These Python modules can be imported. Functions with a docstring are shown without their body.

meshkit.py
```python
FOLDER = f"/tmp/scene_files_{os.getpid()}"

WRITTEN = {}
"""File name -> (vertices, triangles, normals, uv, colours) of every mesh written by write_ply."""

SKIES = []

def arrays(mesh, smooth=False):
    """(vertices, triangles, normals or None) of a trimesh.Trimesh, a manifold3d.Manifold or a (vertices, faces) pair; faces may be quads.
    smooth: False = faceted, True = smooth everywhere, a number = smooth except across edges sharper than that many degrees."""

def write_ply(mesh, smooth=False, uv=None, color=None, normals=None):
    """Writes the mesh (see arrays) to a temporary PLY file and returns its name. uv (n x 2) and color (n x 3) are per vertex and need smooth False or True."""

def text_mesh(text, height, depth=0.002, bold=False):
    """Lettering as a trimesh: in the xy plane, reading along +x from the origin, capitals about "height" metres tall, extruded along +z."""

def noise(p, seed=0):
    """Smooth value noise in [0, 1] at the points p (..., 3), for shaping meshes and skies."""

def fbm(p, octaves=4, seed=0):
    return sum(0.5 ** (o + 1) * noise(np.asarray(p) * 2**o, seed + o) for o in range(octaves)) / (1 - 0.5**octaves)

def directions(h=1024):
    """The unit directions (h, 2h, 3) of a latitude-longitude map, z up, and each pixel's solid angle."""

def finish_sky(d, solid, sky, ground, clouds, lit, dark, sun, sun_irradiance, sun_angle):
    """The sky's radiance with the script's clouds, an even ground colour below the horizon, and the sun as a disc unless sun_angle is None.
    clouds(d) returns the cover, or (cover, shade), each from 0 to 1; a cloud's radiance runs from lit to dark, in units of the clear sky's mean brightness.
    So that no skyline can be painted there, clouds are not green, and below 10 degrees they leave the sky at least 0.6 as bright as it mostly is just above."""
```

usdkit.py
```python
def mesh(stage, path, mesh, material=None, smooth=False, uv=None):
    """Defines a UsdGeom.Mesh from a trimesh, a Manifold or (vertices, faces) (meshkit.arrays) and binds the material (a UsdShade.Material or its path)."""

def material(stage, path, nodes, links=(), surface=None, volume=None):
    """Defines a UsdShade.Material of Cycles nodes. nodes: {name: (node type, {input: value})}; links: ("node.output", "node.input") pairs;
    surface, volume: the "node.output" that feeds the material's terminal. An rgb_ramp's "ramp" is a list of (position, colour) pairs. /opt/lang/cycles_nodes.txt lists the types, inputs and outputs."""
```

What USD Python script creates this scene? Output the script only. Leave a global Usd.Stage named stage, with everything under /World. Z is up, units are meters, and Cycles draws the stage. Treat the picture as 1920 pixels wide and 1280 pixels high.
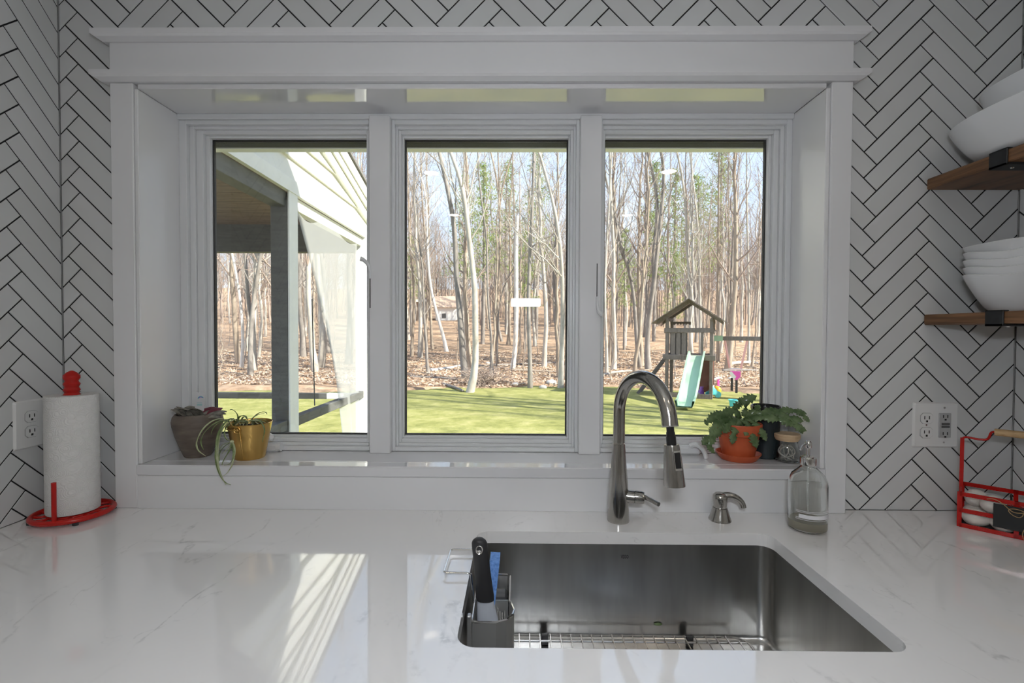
import math, random
import numpy as np, trimesh, usdkit, meshkit
import manifold3d as m3
from shapely.geometry import Polygon, box as sbox
from shapely import affinity
from pxr import Usd, UsdGeom, UsdLux, UsdShade, Gf, Sdf

random.seed(7); RNG = np.random.default_rng(7)
stage = Usd.Stage.CreateInMemory()
UsdGeom.SetStageUpAxis(stage, UsdGeom.Tokens.z); UsdGeom.SetStageMetersPerUnit(stage, 1.0)
UsdGeom.Xform.Define(stage, '/World'); UsdGeom.Scope.Define(stage, '/World/Looks')

# ------------------------------------------------------------------ camera, sky, sun, lamps, exposure
EYE = np.array([0.0, -1.367, 1.4152])
FPX = 907.4                       # focal length in pixels of a 1920 x 1280 picture
def _ray(px, py):                 # direction of a pixel, y component about 1
    pitch, yaw, roll = 0.02086, -0.01057, 0.0040
    xn, yn = (px - 960) / FPX, (py - 640) / FPX
    c, s = math.cos(roll), math.sin(roll); xn, yn = c * xn + s * yn, -s * xn + c * yn
    c, s = math.cos(pitch), math.sin(pitch); y, z = c - s * yn, -s - c * yn
    c, s = math.cos(yaw), math.sin(yaw)
    return np.array([c * xn + s * y, -s * xn + c * y, z])
def on_y(px, py, Y): r = _ray(px, py); return EYE + r * (Y - EYE[1]) / r[1]
def on_z(px, py, Z): r = _ray(px, py); return EYE + r * (Z - EYE[2]) / r[2]
def on_x(px, py, X): r = _ray(px, py); return EYE + r * (X - EYE[0]) / r[0]
f0 = _ray(960, 640); rt = _ray(1060, 640) - f0; rt /= np.linalg.norm(rt); fw = f0 / np.linalg.norm(f0); up = np.cross(rt, fw)
cam = UsdGeom.Camera.Define(stage, '/World/camera')
cam.CreateHorizontalApertureAttr(36.0); cam.CreateVerticalApertureAttr(24.0)
cam.CreateFocalLengthAttr(FPX / 1920 * 36.0)
cam.CreateFStopAttr(8.0); cam.CreateFocusDistanceAttr(1.5)
cam.CreateClippingRangeAttr(Gf.Vec2f(0.05, 1000.0))
cam.AddTransformOp().Set(Gf.Matrix4d(*rt, 0, *up, 0, *(-fw), 0, *EYE, 1))
EXPOSURE = 0.0
cam.CreateExposureAttr(EXPOSURE)

SUN_DIR = np.array([0.80, -0.36, 0.60]); SUN_DIR /= np.linalg.norm(SUN_DIR)
sun = UsdLux.DistantLight.Define(stage, '/World/sun')
sun.CreateIntensityAttr(3.5); sun.CreateNormalizeAttr(True); sun.CreateAngleAttr(0.53); sun.CreateColorAttr(Gf.Vec3f(1.0, 0.95, 0.86))
_z = SUN_DIR; _x = np.cross([0, 0, 1.0], _z); _x /= np.linalg.norm(_x); _y = np.cross(_z, _x)
sun.AddTransformOp().Set(Gf.Matrix4d(*_x, 0, *_y, 0, *_z, 0, 0, 0, 0, 1))

sky = UsdLux.DomeLight.Define(stage, '/World/sky'); sky.CreateIntensityAttr(1.0)
skym = usdkit.material(stage, '/World/Looks/sky', {
    "tc": ("texture_coordinate", {}), "sx": ("separate_xyz", {}),
    "grad": ("rgb_ramp", {"ramp": [(0.0, (0.30, 0.28, 0.22)), (0.49, (0.30, 0.28, 0.22)), (0.5, (0.80, 0.88, 1.0)), (0.62, (0.62, 0.76, 1.0)), (1.0, (0.30, 0.50, 0.95))]}),
    "half": ("math", {"math_type": "multiply_add", "value2": 0.5, "value3": 0.5}),
    "mp": ("mapping", {"scale": (2.0, 2.0, 5.0)}),
    "n": ("noise_texture", {"scale": 2.2, "detail": 6.0, "roughness": 0.6}),
    "cr": ("rgb_ramp", {"ramp": [(0.40, (0, 0, 0)), (0.72, (0.45, 0.45, 0.45))]}),
    "cl": ("mix", {"mix_type": "mix", "color2": (1.0, 1.0, 1.0)}),
    "bg": ("background_shader", {"strength": 1.55})},
    [("tc.generated", "sx.vector"), ("sx.z", "half.value1"), ("half.value", "grad.fac"), ("tc.generated", "mp.vector"), ("mp.vector", "n.vector"),
     ("n.fac", "cr.fac"), ("cr.color", "cl.fac"), ("grad.color", "cl.color1"), ("cl.color", "bg.color")], surface="bg.background")
UsdShade.MaterialBindingAPI.Apply(sky.GetPrim()).Bind(skym)

FLASH, LAMPS = 180.0, 72.0                                 # strength of the photographer's diffused flash and of the ceiling lamps

# ------------------------------------------------------------------ materials
L = '/World/Looks/'
def M(name, color, rough=0.5, metal=0.0, spec=0.5, **kw):
    return usdkit.material(stage, L + name, {"p": ("principled_bsdf", {"base_color": color, "roughness": rough, "metallic": metal, "specular_ior_level": spec, **kw})}, surface="p.BSDF")
def MN(name, ramp, scale=(1, 1, 1), nscale=8.0, rough=0.5, metal=0.0, spec=0.5, detail=5.0, bump=0.0, bdist=0.002, distortion=0.0, nrough=0.55, kind="noise", **kw):
    """Colour from a ramp over a noise in world space, with optional bump."""
    nodes = {"g": ("geometry", {}), "mp": ("mapping", {"scale": scale}), "r": ("rgb_ramp", {"ramp": ramp}),
             "n": ("noise_texture", {"scale": nscale, "detail": detail, "roughness": nrough, "distortion": distortion}) if kind == "noise" else ("voronoi_texture", {"scale": nscale}),
             "p": ("principled_bsdf", {"roughness": rough, "metallic": metal, "specular_ior_level": spec, **kw})}
    out = "n.fac" if kind == "noise" else "n.color"
    links = [("g.position", "mp.vector"), ("mp.vector", "n.vector"), (out, "r.fac"), ("r.color", "p.base_color")]
    if bump:
        nodes["b"] = ("bump", {"strength": bump, "distance": bdist}); links += [("n.fac" if kind == "noise" else "n.distance", "b.height"), ("b.normal", "p.normal")]
    return usdkit.material(stage, L + name, nodes, links, surface="p.BSDF")
def MO(name, ramp, **kw):          # like MN but with object coordinates are not needed here
    return MN(name, ramp, **kw)

paint = M('white_trim_paint', (0.72, 0.72, 0.73), 0.22, spec=0.45)
gloss = M('glossy_white_paint', (0.68, 0.68, 0.695), 0.05, spec=0.6, coat_weight=0.6, coat_roughness=0.02)
vinyl = M('white_vinyl', (0.70, 0.71, 0.72), 0.32)
wallpaint = M('wall_paint', (0.62, 0.62, 0.60), 0.7)
ceilpaint = M('ceiling_paint', (0.72, 0.72, 0.70), 0.8)
floorwood = MN('floor_wood', [(0.3, (0.20, 0.12, 0.07)), (0.7, (0.32, 0.20, 0.12))], scale=(1, 9, 1), nscale=4, rough=0.35)
grout = M('black_grout', (0.012, 0.012, 0.013), 0.85)
def tile_mat(name, c):
    return M(name, c, 0.2, spec=0.42)
tile_mats = [tile_mat('tile_glaze_%s' % w, c) for w, c in (('one', (0.62, 0.63, 0.625)), ('two', (0.605, 0.61, 0.605)), ('three', (0.635, 0.64, 0.64)))]
gasket = M('black_gasket', (0.03, 0.03, 0.03), 0.6)
outletw = M('white_plastic', (0.72, 0.72, 0.71), 0.3)
seamgrey = M('seam_grey', (0.40, 0.40, 0.40), 0.5)
slotdark = M('slot_black', (0.01, 0.01, 0.01), 0.6)
pane = usdkit.material(stage, L + 'window_glass', {"f": ("fresnel", {"IOR": 1.5}), "t": ("transparent_bsdf", {"color": (0.96, 0.975, 0.965)}), "g": ("glossy_bsdf", {"color": (1, 1, 1), "roughness": 0.0}), "m": ("mix_closure", {})},
    [("f.fac", "m.fac"), ("t.BSDF", "m.closure1"), ("g.BSDF", "m.closure2")], surface="m.closure")
quartz = usdkit.material(stage, L + 'quartz', {
    "g": ("geometry", {}), "mp": ("mapping", {"scale": (1.0, 0.42, 1.0), "rotation": (0.0, 0.0, 0.55)}), "mq": ("mapping", {"scale": (1.0, 0.5, 1.0), "rotation": (0.0, 0.0, 0.35), "location": (3.7, 1.2, 0.0)}),
    "n1": ("noise_texture", {"scale": 2.3, "detail": 5.0, "roughness": 0.5, "distortion": 0.25}), "v1": ("rgb_ramp", {"ramp": [(0.0, (0, 0, 0)), (0.492, (0, 0, 0)), (0.5, (1, 1, 1)), (0.508, (0, 0, 0)), (1, (0, 0, 0))]}),
    "m1": ("noise_texture", {"scale": 3.1, "detail": 5.0, "roughness": 0.66, "distortion": 0.5}), "w1": ("rgb_ramp", {"ramp": [(0.0, (0, 0, 0)), (0.494, (0, 0, 0)), (0.5, (0.6, 0.6, 0.6)), (0.506, (0, 0, 0)), (1, (0, 0, 0))]}),
    "n2": ("noise_texture", {"scale": 7.0, "detail": 4.0, "roughness": 0.75}), "v2": ("rgb_ramp", {"ramp": [(0.50, (0.10, 0.10, 0.10)), (0.64, (1, 1, 1))]}),
    "n3": ("noise_texture", {"scale": 110.0, "detail": 2.0}), "v3": ("rgb_ramp", {"ramp": [(0.40, (0.2, 0.2, 0.2)), (0.55, (1, 1, 1))]}),
    "add": ("mix", {"mix_type": "lighten", "fac": 1.0}), "mul": ("mix", {"mix_type": "multiply", "fac": 1.0}), "mul2": ("mix", {"mix_type": "multiply", "fac": 1.0}),
    "c": ("mix", {"color1": (0.84, 0.83, 0.825), "color2": (0.56, 0.56, 0.56)}),
    "p": ("principled_bsdf", {"roughness": 0.06, "specular_ior_level": 0.6, "coat_weight": 0.7, "coat_roughness": 0.015})},
    [("g.position", "mp.vector"), ("g.position", "mq.vector"), ("mp.vector", "n1.vector"), ("mq.vector", "m1.vector"), ("g.position", "n2.vector"), ("g.position", "n3.vector"), ("n1.fac", "v1.fac"), ("m1.fac", "w1.fac"), ("n2.fac", "v2.fac"), ("n3.fac", "v3.fac"),
     ("v1.color", "add.color1"), ("w1.color", "add.color2"), ("add.color", "mul.color1"), ("v2.color", "mul.color2"), ("mul.color", "mul2.color1"), ("v3.color", "mul2.color2"), ("mul2.color", "c.fac"), ("c.color", "p.base_color")], surface="p.BSDF")
def brushed(name, col, rough, scale, strength=0.12):
    return usdkit.material(stage, L + name, {"g": ("geometry", {}), "mp": ("mapping", {"scale": scale}), "n": ("noise_texture", {"scale": 60.0, "detail": 3.0}),
        "rr": ("map_range", {"from_min": 0.3, "from_max": 0.7, "to_min": rough * 0.88, "to_max": rough * 1.12}), "b": ("bump", {"strength": strength, "distance": 0.0006}),
        "p": ("principled_bsdf", {"base_color": col, "metallic": 1.0})},
        [("g.position", "mp.vector"), ("mp.vector", "n.vector"), ("n.fac", "rr.value"), ("rr.result", "p.roughness"), ("n.fac", "b.height"), ("b.normal", "p.normal")], surface="p.BSDF")
sinksteel = MN('sink_steel', [(0.3, (0.52, 0.515, 0.50)), (0.7, (0.68, 0.675, 0.66))], scale=(3, 3, 0.5), nscale=7, rough=0.24, metal=1.0, detail=6)
faucetsteel = brushed('faucet_steel', (0.46, 0.445, 0.42), 0.17, (6, 6, 0.5), 0.05)
caddysteel = M('caddy_steel', (0.66, 0.66, 0.65), 0.42, 0.9)
wiresteel = M('polished_steel', (0.75, 0.74, 0.72), 0.12, 1.0)
blackrubber = M('black_rubber', (0.022, 0.022, 0.024), 0.5)
blackgloss = M('black_gloss', (0.015, 0.015, 0.016), 0.18)
greyplastic = M('grey_plastic', (0.42, 0.45, 0.50), 0.4)
darkgrey = M('dark_grey_plastic', (0.09, 0.09, 0.09), 0.45)
sponge = MN('blue_sponge', [(0.3, (0.10, 0.24, 0.62)), (0.7, (0.22, 0.42, 0.85))], nscale=160, rough=0.95, bump=0.6, bdist=0.003)
shelfwood = MN('shelf_wood', [(0.25, (0.055, 0.026, 0.013)), (0.5, (0.17, 0.082, 0.036)), (0.75, (0.27, 0.135, 0.062))], scale=(5, 1.0, 26), nscale=5.0, rough=0.5, detail=6, bump=0.15, bdist=0.002)
blackiron = MN('black_iron', [(0.3, (0.018, 0.019, 0.02)), (0.7, (0.03, 0.031, 0.033))], nscale=60, rough=0.5, metal=0.3, bump=0.1)
porcelain = M('white_porcelain', (0.75, 0.76, 0.77), 0.09, coat_weight=0.3)
redenamel = M('red_enamel', (0.45, 0.012, 0.009), 0.2, spec=0.35)
paper = usdkit.material(stage, L + 'paper_towel', {"g": ("geometry", {}), "v": ("voronoi_texture", {"scale": 42.0}), "w": ("math", {"math_type": "multiply", "value2": 40.0}), "s": ("math", {"math_type": "sine"}),
    "b": ("bump", {"strength": 0.35, "distance": 0.0012}), "p": ("principled_bsdf", {"base_color": (0.70, 0.695, 0.68), "roughness": 0.95, "specular_ior_level": 0.1})},
    [("g.position", "v.vector"), ("v.distance", "w.value1"), ("w.value", "s.value1"), ("s.value", "b.height"), ("b.normal", "p.normal")], surface="p.BSDF")
cardboard = M('cardboard', (0.45, 0.36, 0.25), 0.9)
eggshell = MN('eggshell', [(0.3, (0.70, 0.66, 0.60)), (0.7, (0.78, 0.74, 0.69))], nscale=30, rough=0.45)
slate = M('black_slate', (0.018, 0.019, 0.02), 0.7)
twinem = M('jute_twine', (0.36, 0.23, 0.11), 0.9)
gripwood = MN('grip_wood', [(0.3, (0.45, 0.28, 0.13)), (0.7, (0.62, 0.42, 0.22))], scale=(8, 8, 30), nscale=6, rough=0.55)
clayb = MN('brown_clay', [(0.3, (0.085, 0.066, 0.052)), (0.55, (0.14, 0.112, 0.09)), (0.75, (0.20, 0.165, 0.135))], scale=(1, 1, 4), nscale=14, rough=0.55, bump=0.35, bdist=0.004, detail=6)
goldm = M('gold_metal', (0.64, 0.41, 0.13), 0.27, 1.0)
terracotta = MN('terracotta', [(0.3, (0.46, 0.075, 0.022)), (0.7, (0.56, 0.11, 0.036))], nscale=25, rough=0.5)
darkpot = MN('dark_ceramic', [(0.3, (0.010, 0.018, 0.022)), (0.7, (0.016, 0.026, 0.031))], nscale=12, rough=0.35)
soil = MN('potting_soil', [(0.3, (0.012, 0.009, 0.007)), (0.7, (0.05, 0.035, 0.025))], nscale=180, rough=1.0, bump=0.8, bdist=0.004)
clearglass = M('clear_glass', (0.97, 0.99, 0.98), 0.0, transmission_weight=1.0, ior=1.45)
soapliq = M('amber_soap', (0.80, 0.74, 0.60), 0.05, transmission_weight=0.6, ior=1.33)
labelwhite = M('printed_white', (0.70, 0.70, 0.72), 0.5)
cork = MN('bamboo_lid', [(0.3, (0.52, 0.36, 0.21)), (0.7, (0.66, 0.49, 0.31))], scale=(1, 1, 8), nscale=20, rough=0.6)
def leafmat(name, c1, c2, nscale=40, rough=0.4, trans=0.3):
    return usdkit.material(stage, L + name, {"g": ("geometry", {}), "n": ("noise_texture", {"scale": nscale, "detail": 3.0}), "r": ("rgb_ramp", {"ramp": [(0.35, c1), (0.65, c2)]}),
        "p": ("principled_bsdf", {"roughness": rough, "specular_ior_level": 0.4}), "t": ("translucent_bsdf", {}), "m": ("mix_closure", {"fac": trans})},
        [("g.position", "n.vector"), ("n.fac", "r.fac"), ("r.color", "p.base_color"), ("r.color", "t.color"), ("p.BSDF", "m.closure1"), ("t.BSDF", "m.closure2")], surface="m.closure")
cactusleaf = leafmat('cactus_leaf', (0.065, 0.115, 0.042), (0.155, 0.22, 0.10), 35, 0.2, 0.12)
violetleaf = leafmat('fuzzy_leaf', (0.11, 0.10, 0.085), (0.30, 0.28, 0.235), 60, 0.75, 0.1)
violetred = leafmat('wine_red_leaf', (0.12, 0.012, 0.022), (0.20, 0.03, 0.05), 50, 0.6, 0.15)
spidergreen = leafmat('spider_leaf', (0.16, 0.23, 0.085), (0.30, 0.37, 0.17), 50, 0.4, 0.25)
spiderpale = leafmat('spider_leaf_pale', (0.42, 0.47, 0.26), (0.60, 0.63, 0.42), 50, 0.4, 0.25)

# outdoors
lawnm = MN('lawn', [(0.28, (0.135, 0.145, 0.042)), (0.5, (0.265, 0.262, 0.088)), (0.72, (0.41, 0.37, 0.17))], nscale=1.6, detail=7, nrough=0.78, rough=1.0, spec=0.1, bump=0.5, bdist=0.04)
litterm = MN('leaf_litter', [(0.25, (0.13, 0.08, 0.05)), (0.45, (0.34, 0.225, 0.145)), (0.6, (0.48, 0.335, 0.225)), (0.78, (0.62, 0.50, 0.38))], scale=(1, 0.6, 1), nscale=2.4, detail=7, nrough=0.8, rough=1.0, spec=0.1, bump=0.6, bdist=0.08)
def bark(name, a, b): return MN(name, [(0.3, a), (0.7, b)], scale=(1, 1, 0.35), nscale=5, detail=8, nrough=0.7, rough=0.95, spec=0.1)
barkpale = bark('pale_bark', (0.32, 0.285, 0.24), (0.54, 0.50, 0.445))
barkwhite = bark('white_birch_bark', (0.54, 0.50, 0.45), (0.76, 0.73, 0.68))
barkgrey = bark('grey_bark', (0.15, 0.132, 0.118), (0.32, 0.29, 0.262))
barktan = bark('tan_bark', (0.24, 0.19, 0.145), (0.42, 0.35, 0.28))
twigm = M('twig_brown', (0.32, 0.25, 0.21), 0.95, spec=0.1)
needle = leafmat('pine_needles', (0.20, 0.28, 0.08), (0.46, 0.54, 0.20), 1.5, 0.7, 0.4)
brushm = leafmat('young_leaf', (0.22, 0.26, 0.08), (0.42, 0.44, 0.18), 2.0, 0.7, 0.3)
sidingm = M('cream_siding', (0.74, 0.73, 0.69), 0.6)
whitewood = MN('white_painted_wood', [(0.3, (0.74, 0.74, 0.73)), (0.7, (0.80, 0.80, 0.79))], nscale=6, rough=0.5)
porchdark = MN('shade_grey_wood', [(0.3, (0.085, 0.085, 0.082)), (0.7, (0.13, 0.13, 0.125))], scale=(1, 1, 6), nscale=6, rough=0.7)  # dark grey that paints porch shade onto post, rail and near beam
porchceil = MN('brown_ceiling_board', [(0.3, (0.15, 0.10, 0.075)), (0.7, (0.26, 0.18, 0.14))], scale=(1, 12, 1), nscale=3, rough=0.6)
shingle = M('grey_shingle', (0.16, 0.15, 0.145), 0.9)
screenm = usdkit.material(stage, L + 'insect_screen', {"t": ("transparent_bsdf", {"color": (1, 1, 1)}), "d": ("diffuse_bsdf", {"color": (0.52, 0.52, 0.50)}), "tl": ("translucent_bsdf", {"color": (0.52, 0.52, 0.50)}), "a": ("mix_closure", {"fac": 0.45}), "m": ("mix_closure", {"fac": 0.42})},
    [("d.BSDF", "a.closure1"), ("tl.BSDF", "a.closure2"), ("t.BSDF", "m.closure1"), ("a.closure", "m.closure2")], surface="m.closure")
playwood = MN('playset_wood', [(0.3, (0.135, 0.105, 0.09)), (0.7, (0.23, 0.185, 0.16))], scale=(3, 3, 1), nscale=6, rough=0.8)
playroof = MN('playset_roof_wood', [(0.3, (0.20, 0.162, 0.142)), (0.7, (0.31, 0.262, 0.235))], scale=(2, 8, 2), nscale=4, rough=0.8)
playdark = M('playset_dark_panel', (0.10, 0.085, 0.08), 0.7)
redbrown = MN('red_brown_panel', [(0.3, (0.22, 0.075, 0.045)), (0.7, (0.32, 0.12, 0.075))], nscale=4, rough=0.7)
slidem = M('teal_plastic', (0.38, 0.55, 0.38), 0.35)
def plast(n, c): return M(n, c, 0.4)
yellowp, orangep, purplep, pinkp, tealp, whitep = plast('yellow_plastic', (0.85, 0.52, 0.03)), plast('orange_plastic', (0.85, 0.28, 0.06)), plast('purple_plastic', (0.36, 0.14, 0.62)), plast('pink_plastic', (0.85, 0.10, 0.45)), plast('turquoise_plastic', (0.10, 0.50, 0.52)), plast('white_toy_plastic', (0.80, 0.78, 0.74))
ropepink = M('pink_rope', (0.88, 0.46, 0.44), 0.8)
housew = M('far_house_white', (0.85, 0.84, 0.80), 0.7)
houser = M('far_house_roof', (0.55, 0.40, 0.29), 0.8)
rockm = MN('field_rock', [(0.3, (0.40, 0.37, 0.34)), (0.7, (0.62, 0.59, 0.55))], nscale=5, rough=0.9)
lampglow = usdkit.material(stage, L + 'lamp_glow', {"e": ("emission", {"color": (1.0, 0.85, 0.68), "strength": LAMPS})}, surface="e.emission")

# ------------------------------------------------------------------ scene helpers
used = {}
def uniq(parent, name):
    k = (parent, name); n = used.get(k, 0); used[k] = n + 1
    return f"{parent}/{name}" + (f"_{n:03d}" if n else "")
def tag(path, label=None, cat=None, group=None, kind=None):
    p = stage.GetPrimAtPath(path)
    for k, v in (('label', label), ('category', cat), ('group', group), ('kind', kind)):
        if v: p.SetCustomDataByKey(k, v)
    return path
def thing(name, label, cat, loc=(0, 0, 0), rz=0.0, group=None, kind=None, rx=0.0):
    path = uniq('/World', name); x = UsdGeom.Xform.Define(stage, path)
    x.AddTranslateOp().Set(Gf.Vec3d(*map(float, loc)))
    if rz: x.AddRotateZOp().Set(math.degrees(rz))
    if rx: x.AddRotateXOp().Set(math.degrees(rx))
    return tag(path, label, cat, group, kind)
def part(parent, name, mesh, mat, smooth=35, label=None, kind=None):
    path = uniq(parent, name); usdkit.mesh(stage, path, mesh, mat, smooth=smooth); return tag(path, label, kind=kind)
def one(name, mesh, mat, label, cat, group=None, kind=None, smooth=35):
    path = uniq('/World', name); usdkit.mesh(stage, path, mesh, mat, smooth=smooth); return tag(path, label, cat, group, kind)
def struct(name, mesh=None, mat=None, label=None, smooth=35):
    path = uniq('/World', name)
    if mesh is None: UsdGeom.Xform.Define(stage, path)
    else: usdkit.mesh(stage, path, mesh, mat, smooth=smooth)
    return tag(path, label, kind='structure')
def dup(src, loc, rz, label, cat, group, scale=1.0):
    nm = src.rsplit('/', 1)[1]; nm = nm[:-4] if nm[-3:].isdigit() and nm[-4] == '_' else nm
    path = uniq('/World', nm); x = UsdGeom.Xform.Define(stage, path)
    x.GetPrim().GetReferences().AddInternalReference(src); x.GetPrim().SetInstanceable(True)
    x.ClearXformOpOrder(); x.AddTransformOp(opSuffix='place').Set(mat4(loc, rz, scale))
    return tag(path, label, cat, group)
def mat4(loc, rz, s):
    c, n = math.cos(rz), math.sin(rz)
    return Gf.Matrix4d(c * s, n * s, 0, 0, -n * s, c * s, 0, 0, 0, 0, s, 0, float(loc[0]), float(loc[1]), float(loc[2]), 1)

def chbox(x0, x1, y0, y1, z0, z1, b=0.0015):
    """A box with chamfered edges."""
    if b <= 0:
        m = trimesh.creation.box([x1 - x0, y1 - y0, z1 - z0]); m.apply_translation([(x0 + x1) / 2, (y0 + y1) / 2, (z0 + z1) / 2]); return m
    b = min(b, (x1 - x0) / 3, (y1 - y0) / 3, (z1 - z0) / 3); P = []
    for i in (0, 1):
        for j in (0, 1):
            for k in (0, 1):
                c = [(x0, x1)[i], (y0, y1)[j], (z0, z1)[k]]; s = [1 - 2 * i, 1 - 2 * j, 1 - 2 * k]
                for a in range(3):
                    q = [c[t] + (0 if t == a else s[t] * b) for t in range(3)]; P.append(q)
    return trimesh.convex.convex_hull(np.array(P))
def cat(*ms): return trimesh.util.concatenate([m for m in ms if m is not None])
def spline(pts, n=24):
    from scipy.interpolate import CubicSpline
    pts = np.asarray(pts, float)
    if len(pts) == 2: return np.linspace(pts[0], pts[1], n)
    t = np.r_[0, np.cumsum(np.linalg.norm(np.diff(pts, axis=0), axis=1))]
    return CubicSpline(t, pts)(np.linspace(0, t[-1], n))
def tube(pts, r, sides=8, closed=False, caps=True):
    p = np.asarray(pts, float); n = len(p); r = np.broadcast_to(np.asarray(r, float), (n,))
    t = np.roll(p, -1, 0) - np.roll(p, 1, 0) if closed else np.gradient(p, axis=0)
    t /= np.linalg.norm(t, axis=1, keepdims=True) + 1e-12
    a = np.zeros((n, 3)); ref = np.array([0, 0, 1.0]) if abs(t[0, 2]) < 0.9 else np.array([1.0, 0, 0])
    a0 = np.cross(t[0], ref); a0 /= np.linalg.norm(a0)
    for i in range(n):                                   # parallel transport
        a0 = a0 - t[i] * np.dot(a0, t[i]); a0 /= np.linalg.norm(a0) + 1e-12; a[i] = a0
    b = np.cross(t, a); ang = np.arange(sides) * 2 * np.pi / sides
    v = (p[:, None] + r[:, None, None] * (np.cos(ang)[None, :, None] * a[:, None] + np.sin(ang)[None, :, None] * b[:, None])).reshape(-1, 3)
    m = n if closed else n - 1
    i, j = np.meshgrid(np.arange(m), np.arange(sides), indexing='ij'); i2 = (i + 1) % n; j2 = (j + 1) % sides
    q = np.stack([i * sides + j, i * sides + j2, i2 * sides + j2, i2 * sides + j], -1).reshape(-1, 4)
    f = np.vstack([q[:, [0, 1, 2]], q[:, [0, 2, 3]]])
    if caps and not closed:
        e = len(v); v = np.vstack([v, p[0], p[-1]]); k = np.arange(sides); k2 = (k + 1) % sides; o = (n - 1) * sides
        f = np.vstack([f, np.c_[k2, k, np.full(sides, e)], np.c_[o + k, o + k2, np.full(sides, e + 1)]])
    return trimesh.Trimesh(v, f, process=False)
def lathe(prof, n=40, cx=0.0, cy=0.0):
    """Revolves (r, z) pairs about the z axis; the profile should start and end on the axis or close on itself."""
    prof = np.asarray(prof, float); k = len(prof); ang = np.arange(n) * 2 * np.pi / n
    v = np.stack([prof[:, 0][:, None] * np.cos(ang) + cx, prof[:, 0][:, None] * np.sin(ang) + cy, np.broadcast_to(prof[:, 1][:, None], (k, n))], -1).reshape(-1, 3)
    i, j = np.meshgrid(np.arange(k - 1), np.arange(n), indexing='ij'); j2 = (j + 1) % n
    q = np.stack([i * n + j, i * n + j2, (i + 1) * n + j2, (i + 1) * n + j], -1).reshape(-1, 4)
    m = trimesh.Trimesh(v, np.vstack([q[:, [0, 1, 2]], q[:, [0, 2, 3]]]), process=False); m.merge_vertices(); m.update_faces(m.nondegenerate_faces())
    return m
def prism(poly, h, z0=0.0):
    m = trimesh.creation.extrude_polygon(poly, h, engine='earcut'); m.apply_translation([0, 0, z0]); return m
def yz(m):                      # a prism drawn in (u, v) and extruded along w -> x=w, y=u, z=v
    m = m.copy(); v = m.vertices; m.vertices = np.c_[v[:, 2], v[:, 0], v[:, 1]]; return m
def xz(m, flip=True):           # drawn in (u, v), extruded along w -> x=u, y=-w (towards the room), z=v
    m = m.copy(); v = m.vertices; m.vertices = np.c_[v[:, 0], -v[:, 2], v[:, 1]]; return m
def rrect(w, h, r, n=6): return sbox(-w / 2 + r, -h / 2 + r, w / 2 - r, h / 2 - r).buffer(r, quad_segs=n)
def move(m, x=0, y=0, z=0): m = m.copy(); m.apply_translation([x, y, z]); return m
def rot(m, ang, axis, point=(0, 0, 0)): m = m.copy(); m.apply_transform(trimesh.transformations.rotation_matrix(ang, axis, point)); return m
def ell(c, r, sub=3):
    m = trimesh.creation.icosphere(sub); m.vertices = m.vertices * np.asarray(r) + np.asarray(c); return m

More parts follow.
